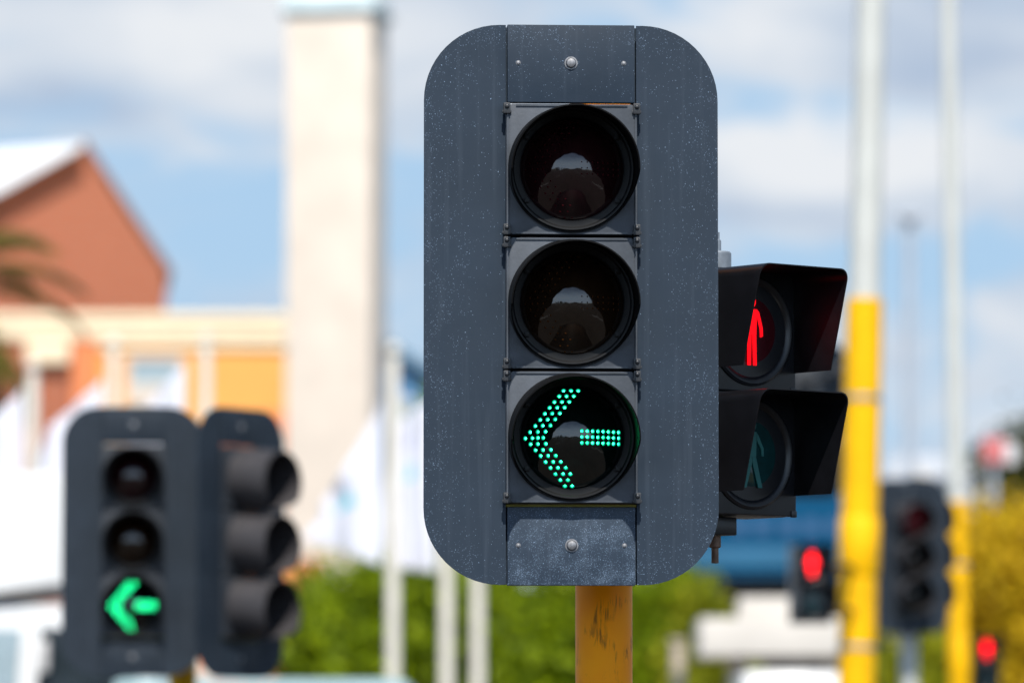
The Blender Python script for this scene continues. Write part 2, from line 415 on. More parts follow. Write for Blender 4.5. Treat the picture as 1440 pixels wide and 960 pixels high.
def signal_head(label, loc, rz, lamps=('red', 'amber', 'green_lit'), group=None, fine=True, arrow=True, visor=None, tube=False, brackets=POLE_OCHRE):
    t = thing('traffic_signal', label, 'traffic light', loc, rz, group)
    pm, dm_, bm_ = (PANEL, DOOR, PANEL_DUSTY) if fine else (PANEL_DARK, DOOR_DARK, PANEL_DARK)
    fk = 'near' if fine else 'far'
    put('side_panel', lambda: m_wing(-1), pm, t, key='wingL' + fk)
    put('side_panel', lambda: m_wing(1), pm, t, key='wingR' + fk)
    top = put('top_panel', lambda: m_end_panel(hz(145), hz(35.5)), pm, t, key='toppanel' + fk)
    bot = put('bottom_panel', lambda: m_end_panel(-.0008, hz(713.5)), bm_, t, key='botpanel' + fk)
    for pan, zz, sz_, dx in ((top, hz(89.5), .0022, 0), (bot, hz(767), .0026, .002)):
        put('bolt', lambda: m_bolt(.0098, .007), BOLT, pan, (dx * .3, -.0014, zz), key='bolt')
        if fine:
            for s in (-1, 1): put('screw', lambda: m_bolt(.0036, .0028), BOLT, pan, (s * hx(877.5), -.0014, zz), key='screw')
    put('back_box', lambda: MB().box(-HALF + .004, HALF - .004, .112, .15, hz(705), hz(150), .012), PLASTIC, t, key='backbox')
    for pan, z0_, z1_ in ((top, hz(142), hz(45)),):
        put('stiffener', lambda: MB().box(-.085, .085, .031, .06, z0_, z1_, .006), PLASTIC, pan, key='stiff%.2f' % z0_)
    put('joint_strip', lambda: MB().box(-.122, .122, .003, .0225, hz(713.0), hz(709.3), .0006), STRIP, t, key='brk0')
    for z0_, z1_ in ((640, 600), (260, 220)):
        put('mounting_bracket', lambda: MB().box(.02, .08, .151, .232, hz(z0_), hz(z1_), .004), brackets, t, key='brk%d' % z0_ + brackets.name)
    cols = {'red': (LENS_RED, LED_RED), 'amber': (LENS_AMB, LED_AMB), 'green': (LENS_GRN, LED_GRN_OFF), 'green_lit': (LENS_GRN, LED_GRN), 'red_dim': (LENS_DIMRED, LED_RED)}
    for z, kind in zip(LAMP_Z, lamps):
        lm, dm = cols[kind]
        d = put('lamp_housing', m_door, dm_, t, (0, 0, z), key='door' + fk)
        put('lens_rim', m_rim, RIM, d, (0, -.0105, 0), key='rim')
        put('lens', m_lens, lm, d, (0, -.0105, 0), key='lens' + kind)
        put('visor', lambda: m_visor(.195 if tube else .165, tube), visor or VISOR, d, (0, -.0105, 0), key='visor%d' % tube + (visor or VISOR).name)
        if arrow:
            lit = kind == 'green_lit'
            for nm, tail in (('arrow_head_lights', False), ('arrow_tail_lights', True)):
                a = put(nm, lambda: m_leds(lit, tail), [dm, LED_GRN_CORE, LED_GRN_CORE2] if lit else [dm], d, (0, -.0105, 0), key='leds%d' % tail + kind)
                if lit: a['label'] = 'lit green ' + nm.replace('_', ' ')
        if fine:
            for sx in (-1, 1):
                for sz in (-1, 1):
                    put('clip', m_clip, PLASTIC, d, (sx * (HALF - .001), -.0105, sz * (HALF - .009)), key='clip')
    return t
m_, t_, b_ = nt('dim_red_lens'); b_.inputs['Base Color'].default_value = (0.02, 0.001, 0.003, 1); b_.inputs['Roughness'].default_value = 0.3
b_.inputs['Emission Color'].default_value = (1, 0.01, 0.05, 1); b_.inputs["Emission Strength"].default_value = 0.018
LENS_DIMRED = m_

# main head
YAW = R(3.0)
p = W(803.5, 822, D0)
main = signal_head('large sharp slate grey traffic light with lit green left arrow, on the orange pole', p, YAW)

def round_pole(name, label, cat, loc, r, h, mats_split, lean=0.0, group=None, top=None):
    """mats_split: [(z0,z1,mat,partname)]"""
    t = thing(name, label, cat, loc, 0, group)
    t.rotation_euler = (0, lean, 0)
    return t
# main pole
d = D0 + 0.285
mp_ = thing('signal_pole', 'scuffed orange yellow round pole under the large sharp traffic light', 'pole', (X(849, d), d, 0.12))
put('shaft', MB().lathe([(.054, 0.0), (.054, Z(120, d) - .12), (.050, Z(120, d) - .114), (0, Z(120, d) - .114)], 48, axis='z'), POLE_OCHRE, mp_)
bp_ = put('base_plate', MB().box(-.15, .15, -.15, .15, .0, .015, .003), GALV, mp_)
for sx in (-1, 1):
    for sy in (-1, 1): put('bolt', MB().lathe([(.016, .015), (.016, .035), (0, .036)], 6, (sx * .115, sy * .115, 0), 'z'), BOLT, bp_)

# ------------------------------------------------------------------ pedestrian signal
PH, PM = .116, .2325     # half width, module pitch
def ped_figure(walk):
    """outline pieces of the figure, thin extruded plates"""
    b = MB(); a, c = -.0158, -.0132
    def poly(pts): b.prism([(x * .88, z * 1.03) for x, z in pts], a, c, 'y')
    s = .066
    poly([(.0105 * math.cos(R(20 * k)), s * .80 + .0115 * math.sin(R(20 * k))) for k in range(18)])
    if not walk:
        poly([(-.0135, .039), (.0135, .039), (.0118, -.008), (-.0118, -.008)])
        for sg in (1, -1):
            arm_ = [(.0142, .0385), (.020, .034), (.030, .006), (.031, -.010), (.0245, -.012), (.0235, .004), (.0155, .026)]
            leg_ = [(.0116, -.0083), (.0125, -.064), (.0042, -.064), (.0022, -.0083)]
            for q_ in (arm_, leg_): poly([(sg * x, z) for x, z in q_][::sg])
    else:
        poly([(-.012, .040), (.012, .040), (.010, -.006), (-.010, -.006)])
        poly([(.0125, .038), (.017, .034), (.032, .010), (.032, -.004), (.026, -.004), (.025, .008), (.0125, .024)])
        poly([(-.0125, .038), (-.0125, .022), (-.024, .006), (-.028, -.012), (-.035, -.010), (-.030, .010), (-.017, .034)])
        poly([(.0098, -.0063), (.028, -.062), (.016, -.062), (-.0005, -.016), (-.0005, -.0063)])
        poly([(-.0012, -.0063), (-.0012, -.016), (-.018, -.062), (-.031, -.062), (-.0098, -.0063)])
    return b
def m_ped_door():
    b = MB().box(-PH, PH, .002, .13, -PH, PH, .012, seg=3)
    b.box(-PH + .0005, PH - .0005, -.0115, .0015, -PH + .0005, PH - .0005, .003, seg=3)
    for sx in (-1, 1): b.box(sx * (PH - .008) - .007, sx * (PH - .008) + .007, -.014, -.009, -PH - .001, -PH + .012, .002)
    return b
def m_ped_rim(): return MB().lathe([(.106, .0095), (.105, .0145), (.100, .0175), (.094, .0165), (.0885, .0125), (.087, .0095)], 64, closed_ends=False)
def m_ped_lens():
    r, h, n = .0875, .004, 10; Rr = (r * r + h * h) / (2 * h); am = math.asin(r / Rr)
    return MB().lathe([(Rr * math.sin(am * (1 - k / n)), .0095 + Rr * math.cos(am * (1 - k / n)) - (Rr - h)) for k in range(n)] + [(0, .0095 + h)], 56, closed_ends=False)
def m_ped_visor():
    """box hood: rounded roof and two side walls, front edge raked back"""
    b = MB(); w, zt, zb, rad, th = .1125, .1120, -.076, .022, .0022
    path = [(-w, zb), (-w, zb + .06), (-w, zb + .12)]
    for k in range(9):
        a = R(180 - 90 * k / 8); path.append((-w + rad + rad * math.cos(a), zt - rad + rad * math.sin(a)))
    for k in range(9):
        a = R(90 - 90 * k / 8); path.append((w - rad + rad * math.cos(a), zt - rad + rad * math.sin(a)))
    path += [(w, zb + .12), (w, zb + .06), (w, zb)]
    def L(z): return .112 + (.164 - .112) * (z - zb) / (zt - zb)
    m = 6; g = {}
    for i, (x, z) in enumerate(path):
        for k, s in ((0, 1.0), (1, 1 - th / w)):
            zz = z * s if z > 0 else z
            for j in range(m + 1):
                g[i, j, k] = b.bm.verts.new((x * s, -(.0105 + (L(z) - .0105) * j / m), zz))
    n = len(path)
    for i in range(n - 1):
        for j in range(m):
            b.bm.faces.new((g[i, j, 0], g[i + 1, j, 0], g[i + 1, j + 1, 0], g[i, j + 1, 0]))
            b.bm.faces.new((g[i, j, 1], g[i, j + 1, 1], g[i + 1, j + 1, 1], g[i + 1, j, 1]))
        for j in (0, m): b.bm.faces.new((g[i, j, 0], g[i, j, 1], g[i + 1, j, 1], g[i + 1, j, 0]))
    for i in (0, n - 1):
        for j in range(m): b.bm.faces.new((g[i, j, 0], g[i, j + 1, 0], g[i, j + 1, 1], g[i, j, 1]))
    return b
def ped_signal(label, loc, rz, red, visor=True, group=None, brackets=True):
    """origin at the bottom centre of the front face"""
    t = thing('pedestrian_signal', label, 'pedestrian signal', loc, rz, group)
    for k, (lens, fig, walk) in enumerate(((LENS_PED_GRN, MAN_GRN, True), (LENS_PED_RED, red, False))):
        d_ = put('lamp_housing', m_ped_door, PEDBLACK, t, (0, 0, PH + k * PM), key='pdoor')
        put('lens_rim', m_ped_rim, PEDBLACK, d_, key='prim')
        put('lens', m_ped_lens, lens, d_, key='plens%d' % k)
        f = put('walking_figure', lambda: ped_figure(walk), fig, d_, key='pfig' + fig.name + str(walk))
        f['label'] = 'unlit dark teal walking figure' if walk else 'lit red standing figure'
        put('hood', m_ped_visor, HOOD, d_, key='pvisor')
    if brackets:
        top = 2 * PM - .001
        put('top_cap', lambda: MB().lathe([(.028, -.01), (.028, .034), (.0255, .037), (0, .037)], 28, (-.020, .062, top), 'z').lathe([(.009, .036), (.009, .058), (.006, .062), (.006, .074), (0, .075)], 12, (-.020, .062, top), 'z'), GALV, t, key='pcap')
        put('bottom_bracket', lambda: MB().box(-.048, .006, .035, .090, -.036, -.0015, .003), PEDBLACK, t, key='pbrk')
        put('stud', lambda: MB().lathe([(.0115, -.037), (.0115, -.058), (.007, -.060), (.007, -.088), (0, -.089)], 12, (-.026, .062, 0), 'z'), RUST, t, key='pstud')
    return t
dp = 10.70
ctr = W(1050, 465, dp)
ped = ped_signal('hooded black pedestrian signal with red figure, right beside the large sharp traffic light', (ctr.x, dp, ctr.z - PH - PM), R(40), MAN_RED)
# arm from the pole to the pedestrian head
pp = Vector((X(849, D0 + .285), D0 + .285, 0)); body = Vector((ctr.x, dp, 0)) + Matrix.Rotation(R(40), 3, 'Z') @ Vector((0, .131, 0))
for zz in (ctr.z + .02, ctr.z - PM - .02):
    a_ = Vector((pp.x, pp.y, zz)); e_ = Vector((body.x, body.y, zz)); dr_ = (e_ - a_).normalized()
    put('side_arm', MB().tube([a_ + dr_ * .054, e_ - dr_ * .001], .018, 12), GALV, ped).matrix_parent_inverse = Matrix.LocRotScale(ped.location, ped.rotation_euler, None).inverted()

# ------------------------------------------------------------------ signals in the background
dl = 21.95
LG = 'pair of traffic lights on the island to the left'
q = W(186, 950, dl)
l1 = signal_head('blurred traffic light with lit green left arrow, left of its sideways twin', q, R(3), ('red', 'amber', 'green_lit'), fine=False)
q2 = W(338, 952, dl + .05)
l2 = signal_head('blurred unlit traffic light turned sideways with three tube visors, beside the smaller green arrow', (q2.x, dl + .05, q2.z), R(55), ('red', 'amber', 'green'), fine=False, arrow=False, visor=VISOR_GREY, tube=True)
pl = thing('signal_pole', 'yellow pole behind the blurred pair of traffic lights at lower left', 'pole', (X(258, dl + .42), dl + .42, .12))
put('shaft', MB().lathe([(.054, 0), (.054, Z(640, dl + .42) - .12), (0, Z(640, dl + .42) - .11)], 24, axis='z'), POLE_YELLOW, pl)
put('base_plate', MB().box(-.15, .15, -.15, .15, 0, .015, .003), GALV, pl)

dr = 38.2
q = W(1281, 891, dr)
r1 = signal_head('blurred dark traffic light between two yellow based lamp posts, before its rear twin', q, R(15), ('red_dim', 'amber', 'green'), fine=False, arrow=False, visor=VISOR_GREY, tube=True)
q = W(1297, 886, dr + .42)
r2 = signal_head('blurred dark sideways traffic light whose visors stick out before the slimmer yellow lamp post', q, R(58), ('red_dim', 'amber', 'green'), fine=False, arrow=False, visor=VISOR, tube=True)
pr = thing('signal_pole', 'slim beige pole under the pair of dark traffic lights on the right', 'pole', (X(1277, dr + .28), dr + .28, .12))
put('shaft', MB().lathe([(.06, 0), (.06, Z(740, dr) - .12), (0, Z(740, dr) - .11)], 24, axis='z'), POLE_WHITE, pr)
put('base_plate', MB().box(-.15, .15, -.15, .15, 0, .015, .003), GALV, pr)

db = 37.5
q = W(1134, 700, db)
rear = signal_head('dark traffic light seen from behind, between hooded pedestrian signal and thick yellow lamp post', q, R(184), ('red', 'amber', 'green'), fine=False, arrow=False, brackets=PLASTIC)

d3 = 33.6
q = W(1142, 876, d3)
p1 = ped_signal('small blurred pedestrian signal glowing red, left of the thick yellow lamp post', q, R(8), MAN_RED_HOT, brackets=False)
d4 = 45.2
q = W(1388, 974, d4)
p2 = ped_signal('smallest pedestrian signal glowing red, low in front of the golden bushes', q, R(-4), MAN_RED_HOT, brackets=False)

# ------------------------------------------------------------------ tall poles
def lamp_post(label, px_top, px_bot, d, r, ysplit, hgt, tilt_deg, arm_len):
    t = thing('lamp_post', label, 'lamp post', (X(px_bot, d), d, .12))
    zs = Z(ysplit, d) - .12
    t.rotation_euler = (0, R(tilt_deg), 0)
    put('lower_shaft', MB().lathe([(r * 1.18, 0), (r * 1.15, zs)], 28, axis='z'), POLE_YELLOW, t)
    put('upper_shaft', MB().lathe([(r * 1.0, zs + .001), (r * .72, hgt), (0, hgt + .02)], 28, axis='z'), POLE_WHITE, t)
    put('clamp', MB().lathe([(r * 1.16, zs * .62), (r * 1.27, zs * .62 + .02), (r * 1.27, zs * .62 + .34), (r * 1.16, zs * .62 + .36)], 24, axis='z'), POLE_YELLOW, t)
    for zb_ in (.30, .52, .86):
        put('band', MB().lathe([(r * 1.19, zs * zb_), (r * 1.21, zs * zb_ + .004), (r * 1.21, zs * zb_ + .03), (r * 1.19, zs * zb_ + .034)], 24, axis='z'), GALV, t)
    a = put('lamp_arm', MB().tube([(0, 0, hgt - .05), (-.3, -.1, hgt + .25), (-arm_len, -.2, hgt + .45)], [.05, .045, .04], 12), POLE_WHITE, t)
    put('lamp_head', MB().box(-arm_len - .7, -arm_len + .05, -.34, -.06, hgt + .39, hgt + .53, .04), GALV, t)
    return t
post1 = lamp_post('tall lamp post with thick yellow lower half and white top, beside hooded pedestrian signal', 1222, 1190, 34.6, .098, 420, 9.5, 1.5, 1.6)
post2 = lamp_post('slimmer tall lamp post with short yellow base and white shaft, before the golden bushes', 1342, 1352, 45.0, .070, 705, 11.0, -.6, 1.4)
def arms(head, post, rad, zs, back):
    """straight tubes from the back of a signal head to its pole"""
    M = Matrix.LocRotScale(head.location, head.rotation_euler, None)
    for z in zs:
        a_ = M @ Vector((0, back, z))
        tl = math.tan(post.rotation_euler.y)
        e_ = Vector((post.location.x + (a_.z - post.location.z) * tl, post.location.y, a_.z)); dr_ = (e_ - a_).normalized()
        put('side_arm', MB().tube([a_ + dr_ * .001, e_ - dr_ * (rad - .002)], .022, 10), PEDBLACK, head).matrix_parent_inverse = M.inverted()
arms(l1, pl, .054, (.28, .74), .15); arms(l2, pl, .054, (.28, .74), .15)
arms(r1, pr, .06, (.28, .74), .15); arms(r2, pr, .06, (.28, .74), .15)
arms(rear, post1, .11, (.28, .74), .15); arms(p1, post1, .115, (.10, .36), .131); arms(p2, post2, .09, (.10, .36), .131)
dgp = 85
t = thing('lamp_post', 'thin distant grey lamp post between the two yellow based poles', 'lamp post', (X(1281, dgp), dgp, .12))
hg = Z(312, dgp) - .12
put('shaft', MB().lathe([(.10, 0), (.075, hg), (0, hg + .02)], 16, axis='z'), POLE_GREY, t)
put('lamp_head', MB().box(-.16, .18, -.2, .2, hg + .02, hg + .13, .05), POLE_GREY, t)

# ------------------------------------------------------------------ flags
FLAG = mat('white_flag_cloth', (0.66, 0.67, 0.74), 0.85, var=0.04, scale=2)
FLAG_CYAN = mat('cyan_flag_print', (0.10, 0.55, 0.66), 0.85, var=0.05, scale=2)
FLAG_LILAC = mat('lilac_flag_print', (0.45, 0.46, 0.62), 0.85, var=0.05, scale=2)
def flag_pole(label, px, d, ytop, r=.052):
    t = thing('flagpole', label, 'flagpole', (X(px, d), d, .12))
    h = Z(ytop, d) - .12
    put('shaft', MB().lathe([(r * 1.15, 0), (r, h), (0, h + .01)], 20, axis='z'), FLAGPOLE, t)
    put('finial', MB().lathe([(.001, h + .011), (r * 1.1, h + .05), (r * 1.1, h + .09), (0, h + .13)], 16, axis='z'), FLAGPOLE, t)
    put('base_collar', MB().lathe([(r * 2.2, 0), (r * 2.2, .06), (r * 1.2, .09)], 20, axis='z'), GALV, t)
    return t
def flag(label, px, d, y0, y1, wpx, droop, lift, emblem=None, ph=0.0, r=.052):
    """cloth hanging from a pole at pixel column px; runs wpx to the left, top edge drooping"""
    n = 44; s = d / FPX; z0, z1 = Z(y0, d), Z(y1, d)
    bm = bmesh.new(); g = {}
    for i in range(n + 1):
        u = i / n
        for j in range(n + 1):
            v = j / n
            zt = z0 - droop * s * (u ** .85); zb = z1 + lift * s * u
            z = zt + (zb - zt) * v
            y = d - .02 + .11 * math.sin(u * 7.5 + v * 1.8 + ph) * (u ** .7) + .05 * math.sin(u * 17 + v * 4 + ph * 2) * u
            x = X(px, d) - r * 1.05 - wpx * s * u * (1 - .10 * (1 - v)) + .04 * math.sin(v * 5 + ph) * u
            g[i, j] = bm.verts.new((x, y, z))
    for i in range(n):
        for j in range(n):
            f = bm.faces.new((g[i, j], g[i + 1, j], g[i + 1, j + 1], g[i, j + 1])); f.smooth = True
            u, v = (i + .5) / n, (j + .5) / n
            if emblem:
                u0, v0, w_, h_ = emblem
                if 0 < (v - v0 + h_) / h_ < 1 and abs(u - u0) < w_ * (v - v0 + h_) / h_: f.material_index = 1
                elif abs(u - u0 - .1) < .07 and abs(v - (v0 - h_ - .12)) < .05: f.material_index = 2
    me = bpy.data.meshes.new('flag'); bm.to_mesh(me); bm.free()
    for m in (FLAG, FLAG_CYAN, FLAG_LILAC): me.materials.append(m)
    o = bpy.data.objects.new('flag', me); COL.objects.link(o)
    md = o.modifiers.new('cloth_thickness', 'SOLIDIFY'); md.thickness = .003
    base = Vector((X(px, d), d, z1))
    me.transform(Matrix.Translation(-base)); o.location = base
    return tag(o, label, 'flag', 'white flags on the row of flagpoles')
df = 47.0
flag_pole('ivory flagpole carrying the white flag with the cyan triangle', 553, df, 502)
flag_pole('middle ivory flagpole, below the left corner of the large sharp traffic light', 628, df + 1.5, 505)
flag_pole('rightmost ivory flagpole, seen under the large sharp traffic light near its orange pole', 672, df + 3, 505)
flag('white flag with a cyan triangle hanging in front of the cream tower', 545, df, 562, 796, 98, 150, 40, (.55, .52, .15, .20), .3)
flag('white flag with small cyan print, between cyan triangle flag and large sharp traffic light', 622, df + 1.5, 556, 806, 72, 40, 10, (.50, .44, .10, .15), 1.6)
dg = 50.0
flag_pole('leftmost ivory flagpole, above the white truck', 45, dg, 524)
flag_pole('ivory flagpole in front of the red brick wall, behind the left blurred traffic light', 158, dg + 1, 492)
flag_pole('ivory flagpole in front of the yellow building, between its window and its blank wall', 289, dg + 2, 484)
flag('white flag cut off by the left edge, above the white truck', 40, dg, 545, 720, 90, 70, 10, None, .9)
flag('white flag drooping above the white truck, in front of the red brick wall', 152, dg + 1, 532, 720, 88, 66, 0, None, 2.1)
flag('white flag drooping below the window of the yellow building', 268, dg + 2, 508, 690, 84, 80, 10, None, 3.0)

# ------------------------------------------------------------------ buildings
def mat_brick():
    m, t, b = nt('terracotta_brick')
    tc = N(t, 'ShaderNodeTexCoord')
    mp = N(t, 'ShaderNodeMapping'); mp.inputs['Rotation'].default_value = (R(90), 0, 0); t.links.new(tc.outputs['Object'], mp.inputs['Vector'])
    br = N(t, 'ShaderNodeTexBrick', i_Scale=1.0); br.inputs['Brick Width'].default_value = .23; br.inputs['Row Height'].default_value = .075
    br.inputs['Mortar Size'].default_value = .008
    br.inputs['Color1'].default_value = (.38, .095, .036, 1); br.inputs['Color2'].default_value = (.33, .080, .030, 1); br.inputs['Mortar'].default_value = (.34, .20, .14, 1)
    t.links.new(mp.outputs[0], br.inputs['Vector']); t.links.new(br.outputs['Color'], b.inputs['Base Color']); b.inputs['Roughness'].default_value = .85
    return m
BRICK = mat_brick()
YELLOW_WALL = mat('apricot_yellow_render', (0.76, 0.36, 0.085), 0.8, var=0.06, scale=1.2)
ORANGE_WALL = mat('orange_render', (0.70, 0.22, 0.08), 0.8, var=0.06, scale=1.2)
CREAM = mat('cream_plaster', (0.80, 0.66, 0.46), 0.8, var=0.05, scale=1.5)
CREAM_PALE = mat('pale_cream_plaster', (0.60, 0.525, 0.45), 0.8, var=0.09, scale=1.0)
WHITE_ROOF = mat('white_sheet_roof', (0.72, 0.73, 0.74), 0.5, var=0.05, scale=1.0)
TERRACOTTA_DK = mat('brown_fascia', (0.20, 0.09, 0.06), 0.7, var=0.1, scale=2)
TEAL_CAP = mat('pale_teal_copper', (0.60, 0.69, 0.71), 0.6, var=0.1, scale=2)
SLATE_BLUE = mat('slate_blue_metal', (0.10, 0.19, 0.28), 0.5, var=0.1, scale=2)
GLASS = mat_glass_dark('window_glass', (0.30, 0.38, 0.42))  # pale base colour stands in for sky reflected in the panes
GLASS_DK = mat_glass_dark('dark_window_glass', (0.012, 0.018, 0.022))
BLUE_FASCIA = mat('strong_blue_fascia_paint', (0.001, 0.058, 0.135), 0.7, var=0.10, scale=1.2, spec=.1)
BLUE_LIGHT = mat('lighter_blue_band', (0.008, 0.10, 0.20), 0.6, var=0.1, scale=1.2)
BLUE_WALL = mat('mid_blue_render', (0.09, 0.24, 0.46), 0.8, var=0.1, scale=1.2)
DARK = mat('charcoal_paint', (0.03, 0.028, 0.03), 0.6, var=0.2, scale=2)
OFFWHITE = mat('offwhite_concrete', (0.60, 0.56, 0.51), 0.8, var=0.07, scale=1.5)
BEIGE = mat('beige_concrete', (0.40, 0.33, 0.26), 0.85, var=0.1, scale=1.5)
WHITE_PAINT = mat('white_vehicle_paint', (0.70, 0.70, 0.70), 0.3, var=0.03, scale=2)
TYRE = mat('tyre_rubber', (0.02, 0.02, 0.02), 0.85, var=0.2, scale=10)
CHROME = mat('wheel_steel', (0.5, 0.5, 0.52), 0.3, 0.9, var=0.1, scale=10)
DEEPRED = mat('deep_red_paint', (0.10, 0.012, 0.010), 0.4, var=0.2, scale=4)
ORANGE_PL = mat('orange_plastic', (0.75, 0.20, 0.03), 0.5, var=0.1, scale=4)

def building(name, label, cat, d, px0, rz=0.0, group=None):
    return thing(name, label, cat, (X(px0, d), d, 0.12), rz, group)

# yellow / brick long building, 126 m away
dy = 126.0; s = dy / FPX * 1.001
t = building('long_building', 'long apricot and brick building with cream cornice, left of the cream tower', 'building', dy, 0)
def lx(px): return (px - 0) * s
def lz(py): return Z(py, dy) - .12
put('brick_wall', MB().box(lx(-420), lx(136), 0, 9, 0, lz(470)), BRICK, t)
put('yellow_wall', MB().box(lx(136) + .003, lx(412), 0, 9, 0, lz(470)), YELLOW_WALL, t)
put('orange_pier', MB().box(lx(103), lx(135), -.22, -.003, 0, lz(482)), ORANGE_WALL, t)
co = put('cornice', MB().box(lx(-422), lx(414), -.16, 9.2, lz(453), lz(440), .03).box(lx(-421), lx(413), -.10, 9.1, lz(478), lz(453) - .004, .03), CREAM, t)
put('cornice_block', MB().box(lx(36), lx(98), -.30, -.165, lz(512), lz(481), .05), CREAM, t)
put('string_course', MB().box(lx(137), lx(413), -.08, -.002, lz(491), lz(482), .02), CREAM, t)
wf = put('window', MB().box(lx(177), lx(182), -.10, -.003, lz(640), lz(499)).box(lx(252), lx(257), -.10, -.003, lz(640), lz(499)).box(lx(182) + .003, lx(252) - .003, -.10, -.003, lz(506), lz(499)).box(lx(182) + .003, lx(252) - .003, -.10, -.003, lz(570), lz(540)), CREAM_PALE, t)
put('pane', MB().box(lx(183), lx(251), -.045, -.004, lz(540) + .004, lz(506) - .004), GLASS, wf)
put('dado', MB().box(lx(300), lx(411), -.06, -.003, 0, lz(578), .01), ORANGE_WALL, t)

# gabled brick building behind it, 140 m
dgb = 140.0; s2 = dgb / FPX
t = building('gabled_building', 'tall terracotta brick building with a steep gable and white roof, at the left edge', 'building', dgb, 112, R(4.6))
def gx(px): return (px - 112) * s2
def gz(py): return Z(py, dgb) - .12
pts = [(gx(-90), 0), (gx(231), 0), (gx(231), gz(376)), (gx(112), gz(200)), (gx(-90), gz(314))]
put('wall', MB().prism(pts, 0, .4, 'y').prism([(x * .995, z * .999) for x, z in pts], .403, 12, 'y'), BRICK, t)
# right roof slope: dark fascia and sheet
def slab(p0, p1, th, y0, y1, off=.003):
    n = Vector((-(p1[1] - p0[1]), p1[0] - p0[0])).normalized()
    if n.y < 0: n = -n
    a0, a1 = (p0[0] + n.x * off, p0[1] + n.y * off), (p1[0] + n.x * off, p1[1] + n.y * off)
    b0, b1 = (a0[0] + n.x * th, a0[1] + n.y * th), (a1[0] + n.x * th, a1[1] + n.y * th)
    return [a0, a1, b1, b0], y0, y1
pr_, y0_, y1_ = slab((gx(112), gz(200)), (gx(236), gz(383)), .10, -.10, 12.1)
put('roof_slope', MB().prism(pr_, y0_, y1_, 'y'), TERRACOTTA_DK, t)
# left roof: a pitched sheet that climbs from the raking verge back to the ridge
b = MB()
A = Vector((gx(113), -.62, gz(205))); B = Vector((gx(-92), -.62, gz(320)))
C2 = Vector((gx(-200), 10.5, gz(196))); D2 = Vector((gx(108), 10.5, gz(150) * .992))
D2 = Vector((gx(112), 4.0, gz(186))); C2 = Vector((gx(-92), 4.0, gz(192)))
th = Vector((0, 0, .10))
v = [b.bm.verts.new(p_) for p_ in (A, B, C2, D2, A - th, B - th, C2 - th, D2 - th)]
for f in ((0, 1, 2, 3), (7, 6, 5, 4), (0, 4, 5, 1), (1, 5, 6, 2), (2, 6, 7, 3), (3, 7, 4, 0)): b.bm.faces.new([v[i] for i in f])
put('white_roof', b, WHITE_ROOF, t)
bb = MB().prism([(gx(-92), gz(322)), (gx(111), gz(206)), (gx(111), gz(188)), (gx(-92), gz(194))], 4.02, 11.5, 'y')
put('rear_roof', bb, WHITE_ROOF, t)

# cream tower
dt = 118.0; s3 = dt / FPX
cx = (X(404, dt) + X(536, dt)) / 2
t = thing('clock_tower', 'tall square cream tower with a pale teal cap, left of the large sharp traffic light', 'tower', (cx, dt + 1.0, .12), R(-9))
w = 62.5 * s3 * .98 ; hgt = Z(14, dt) - .12
put('shaft', MB().box(-w, w, -w, w, 0, hgt, .03), CREAM_PALE, t)
cap = put('cap', MB().box(-w - .14, w + .14, -w - .14, w + .14, hgt + .003, hgt + .10, .02).box(-w - .05, w + .05, -w - .05, w + .05, hgt + .103, hgt + .40, .02), TEAL_CAP, t)
put('underside_moulding', MB().box(-w - .06, w + .06, -w - .06, w + .06, hgt - .10, hgt - .003, .015), SLATE_BLUE, t)
put('lantern', MB().box(-w * .7, w * .7, -w * .7, w * .7, hgt + .403, hgt + 2.2, .03), CREAM_PALE, t)
put('roof', MB().lathe([(w * 1.15, hgt + 2.203), (w * 1.15, hgt + 2.3), (0, hgt + 3.8)], 4, axis='z'), TEAL_CAP, t)

# low terracotta wall at the tower's foot
dw = 112.0
t = tag(put('garden_wall', MB().box(-1.6, 1.05, 0, .4, 0, Z(792, dw) - .12, .02).box(-1.7, 1.1, -.05, .45, Z(792, dw) - .117, Z(786, dw) - .12, .02), ORANGE_WALL, None, (X(380, dw), dw, .12)), 'low terracotta wall at the foot of the cream tower, left of the green bushes', 'wall')

# small blue house with dark sloping roof right of the tower
dh = 122.0; s4 = dh / FPX
t = building('blue_house', 'small blue house with a dark sloping roof, right of the cream tower', 'building', dh, 520)
def bx_(px): return (px - 520) * s4
def bz_(py): return Z(py, dh) - .12
put('wall', MB().prism([(bx_(522), 0), (bx_(720), 0), (bx_(720), bz_(600)), (bx_(522), bz_(480))], 0, 5, 'y'), BLUE_WALL, t)
pr_, y0_, y1_ = slab((bx_(516), bz_(476)), (bx_(726), bz_(603)), .22, -.35, 5.2)
put('roof', MB().prism(pr_, y0_, y1_, 'y', .02), SLATE_BLUE, t)
wf = put('window', MB().box(bx_(560), bx_(582), -.06, -.003, bz_(650), bz_(560), .01), CREAM_PALE, t)
put('pane', MB().box(bx_(563), bx_(579), -.09, -.063, bz_(646), bz_(564)), GLASS, wf)

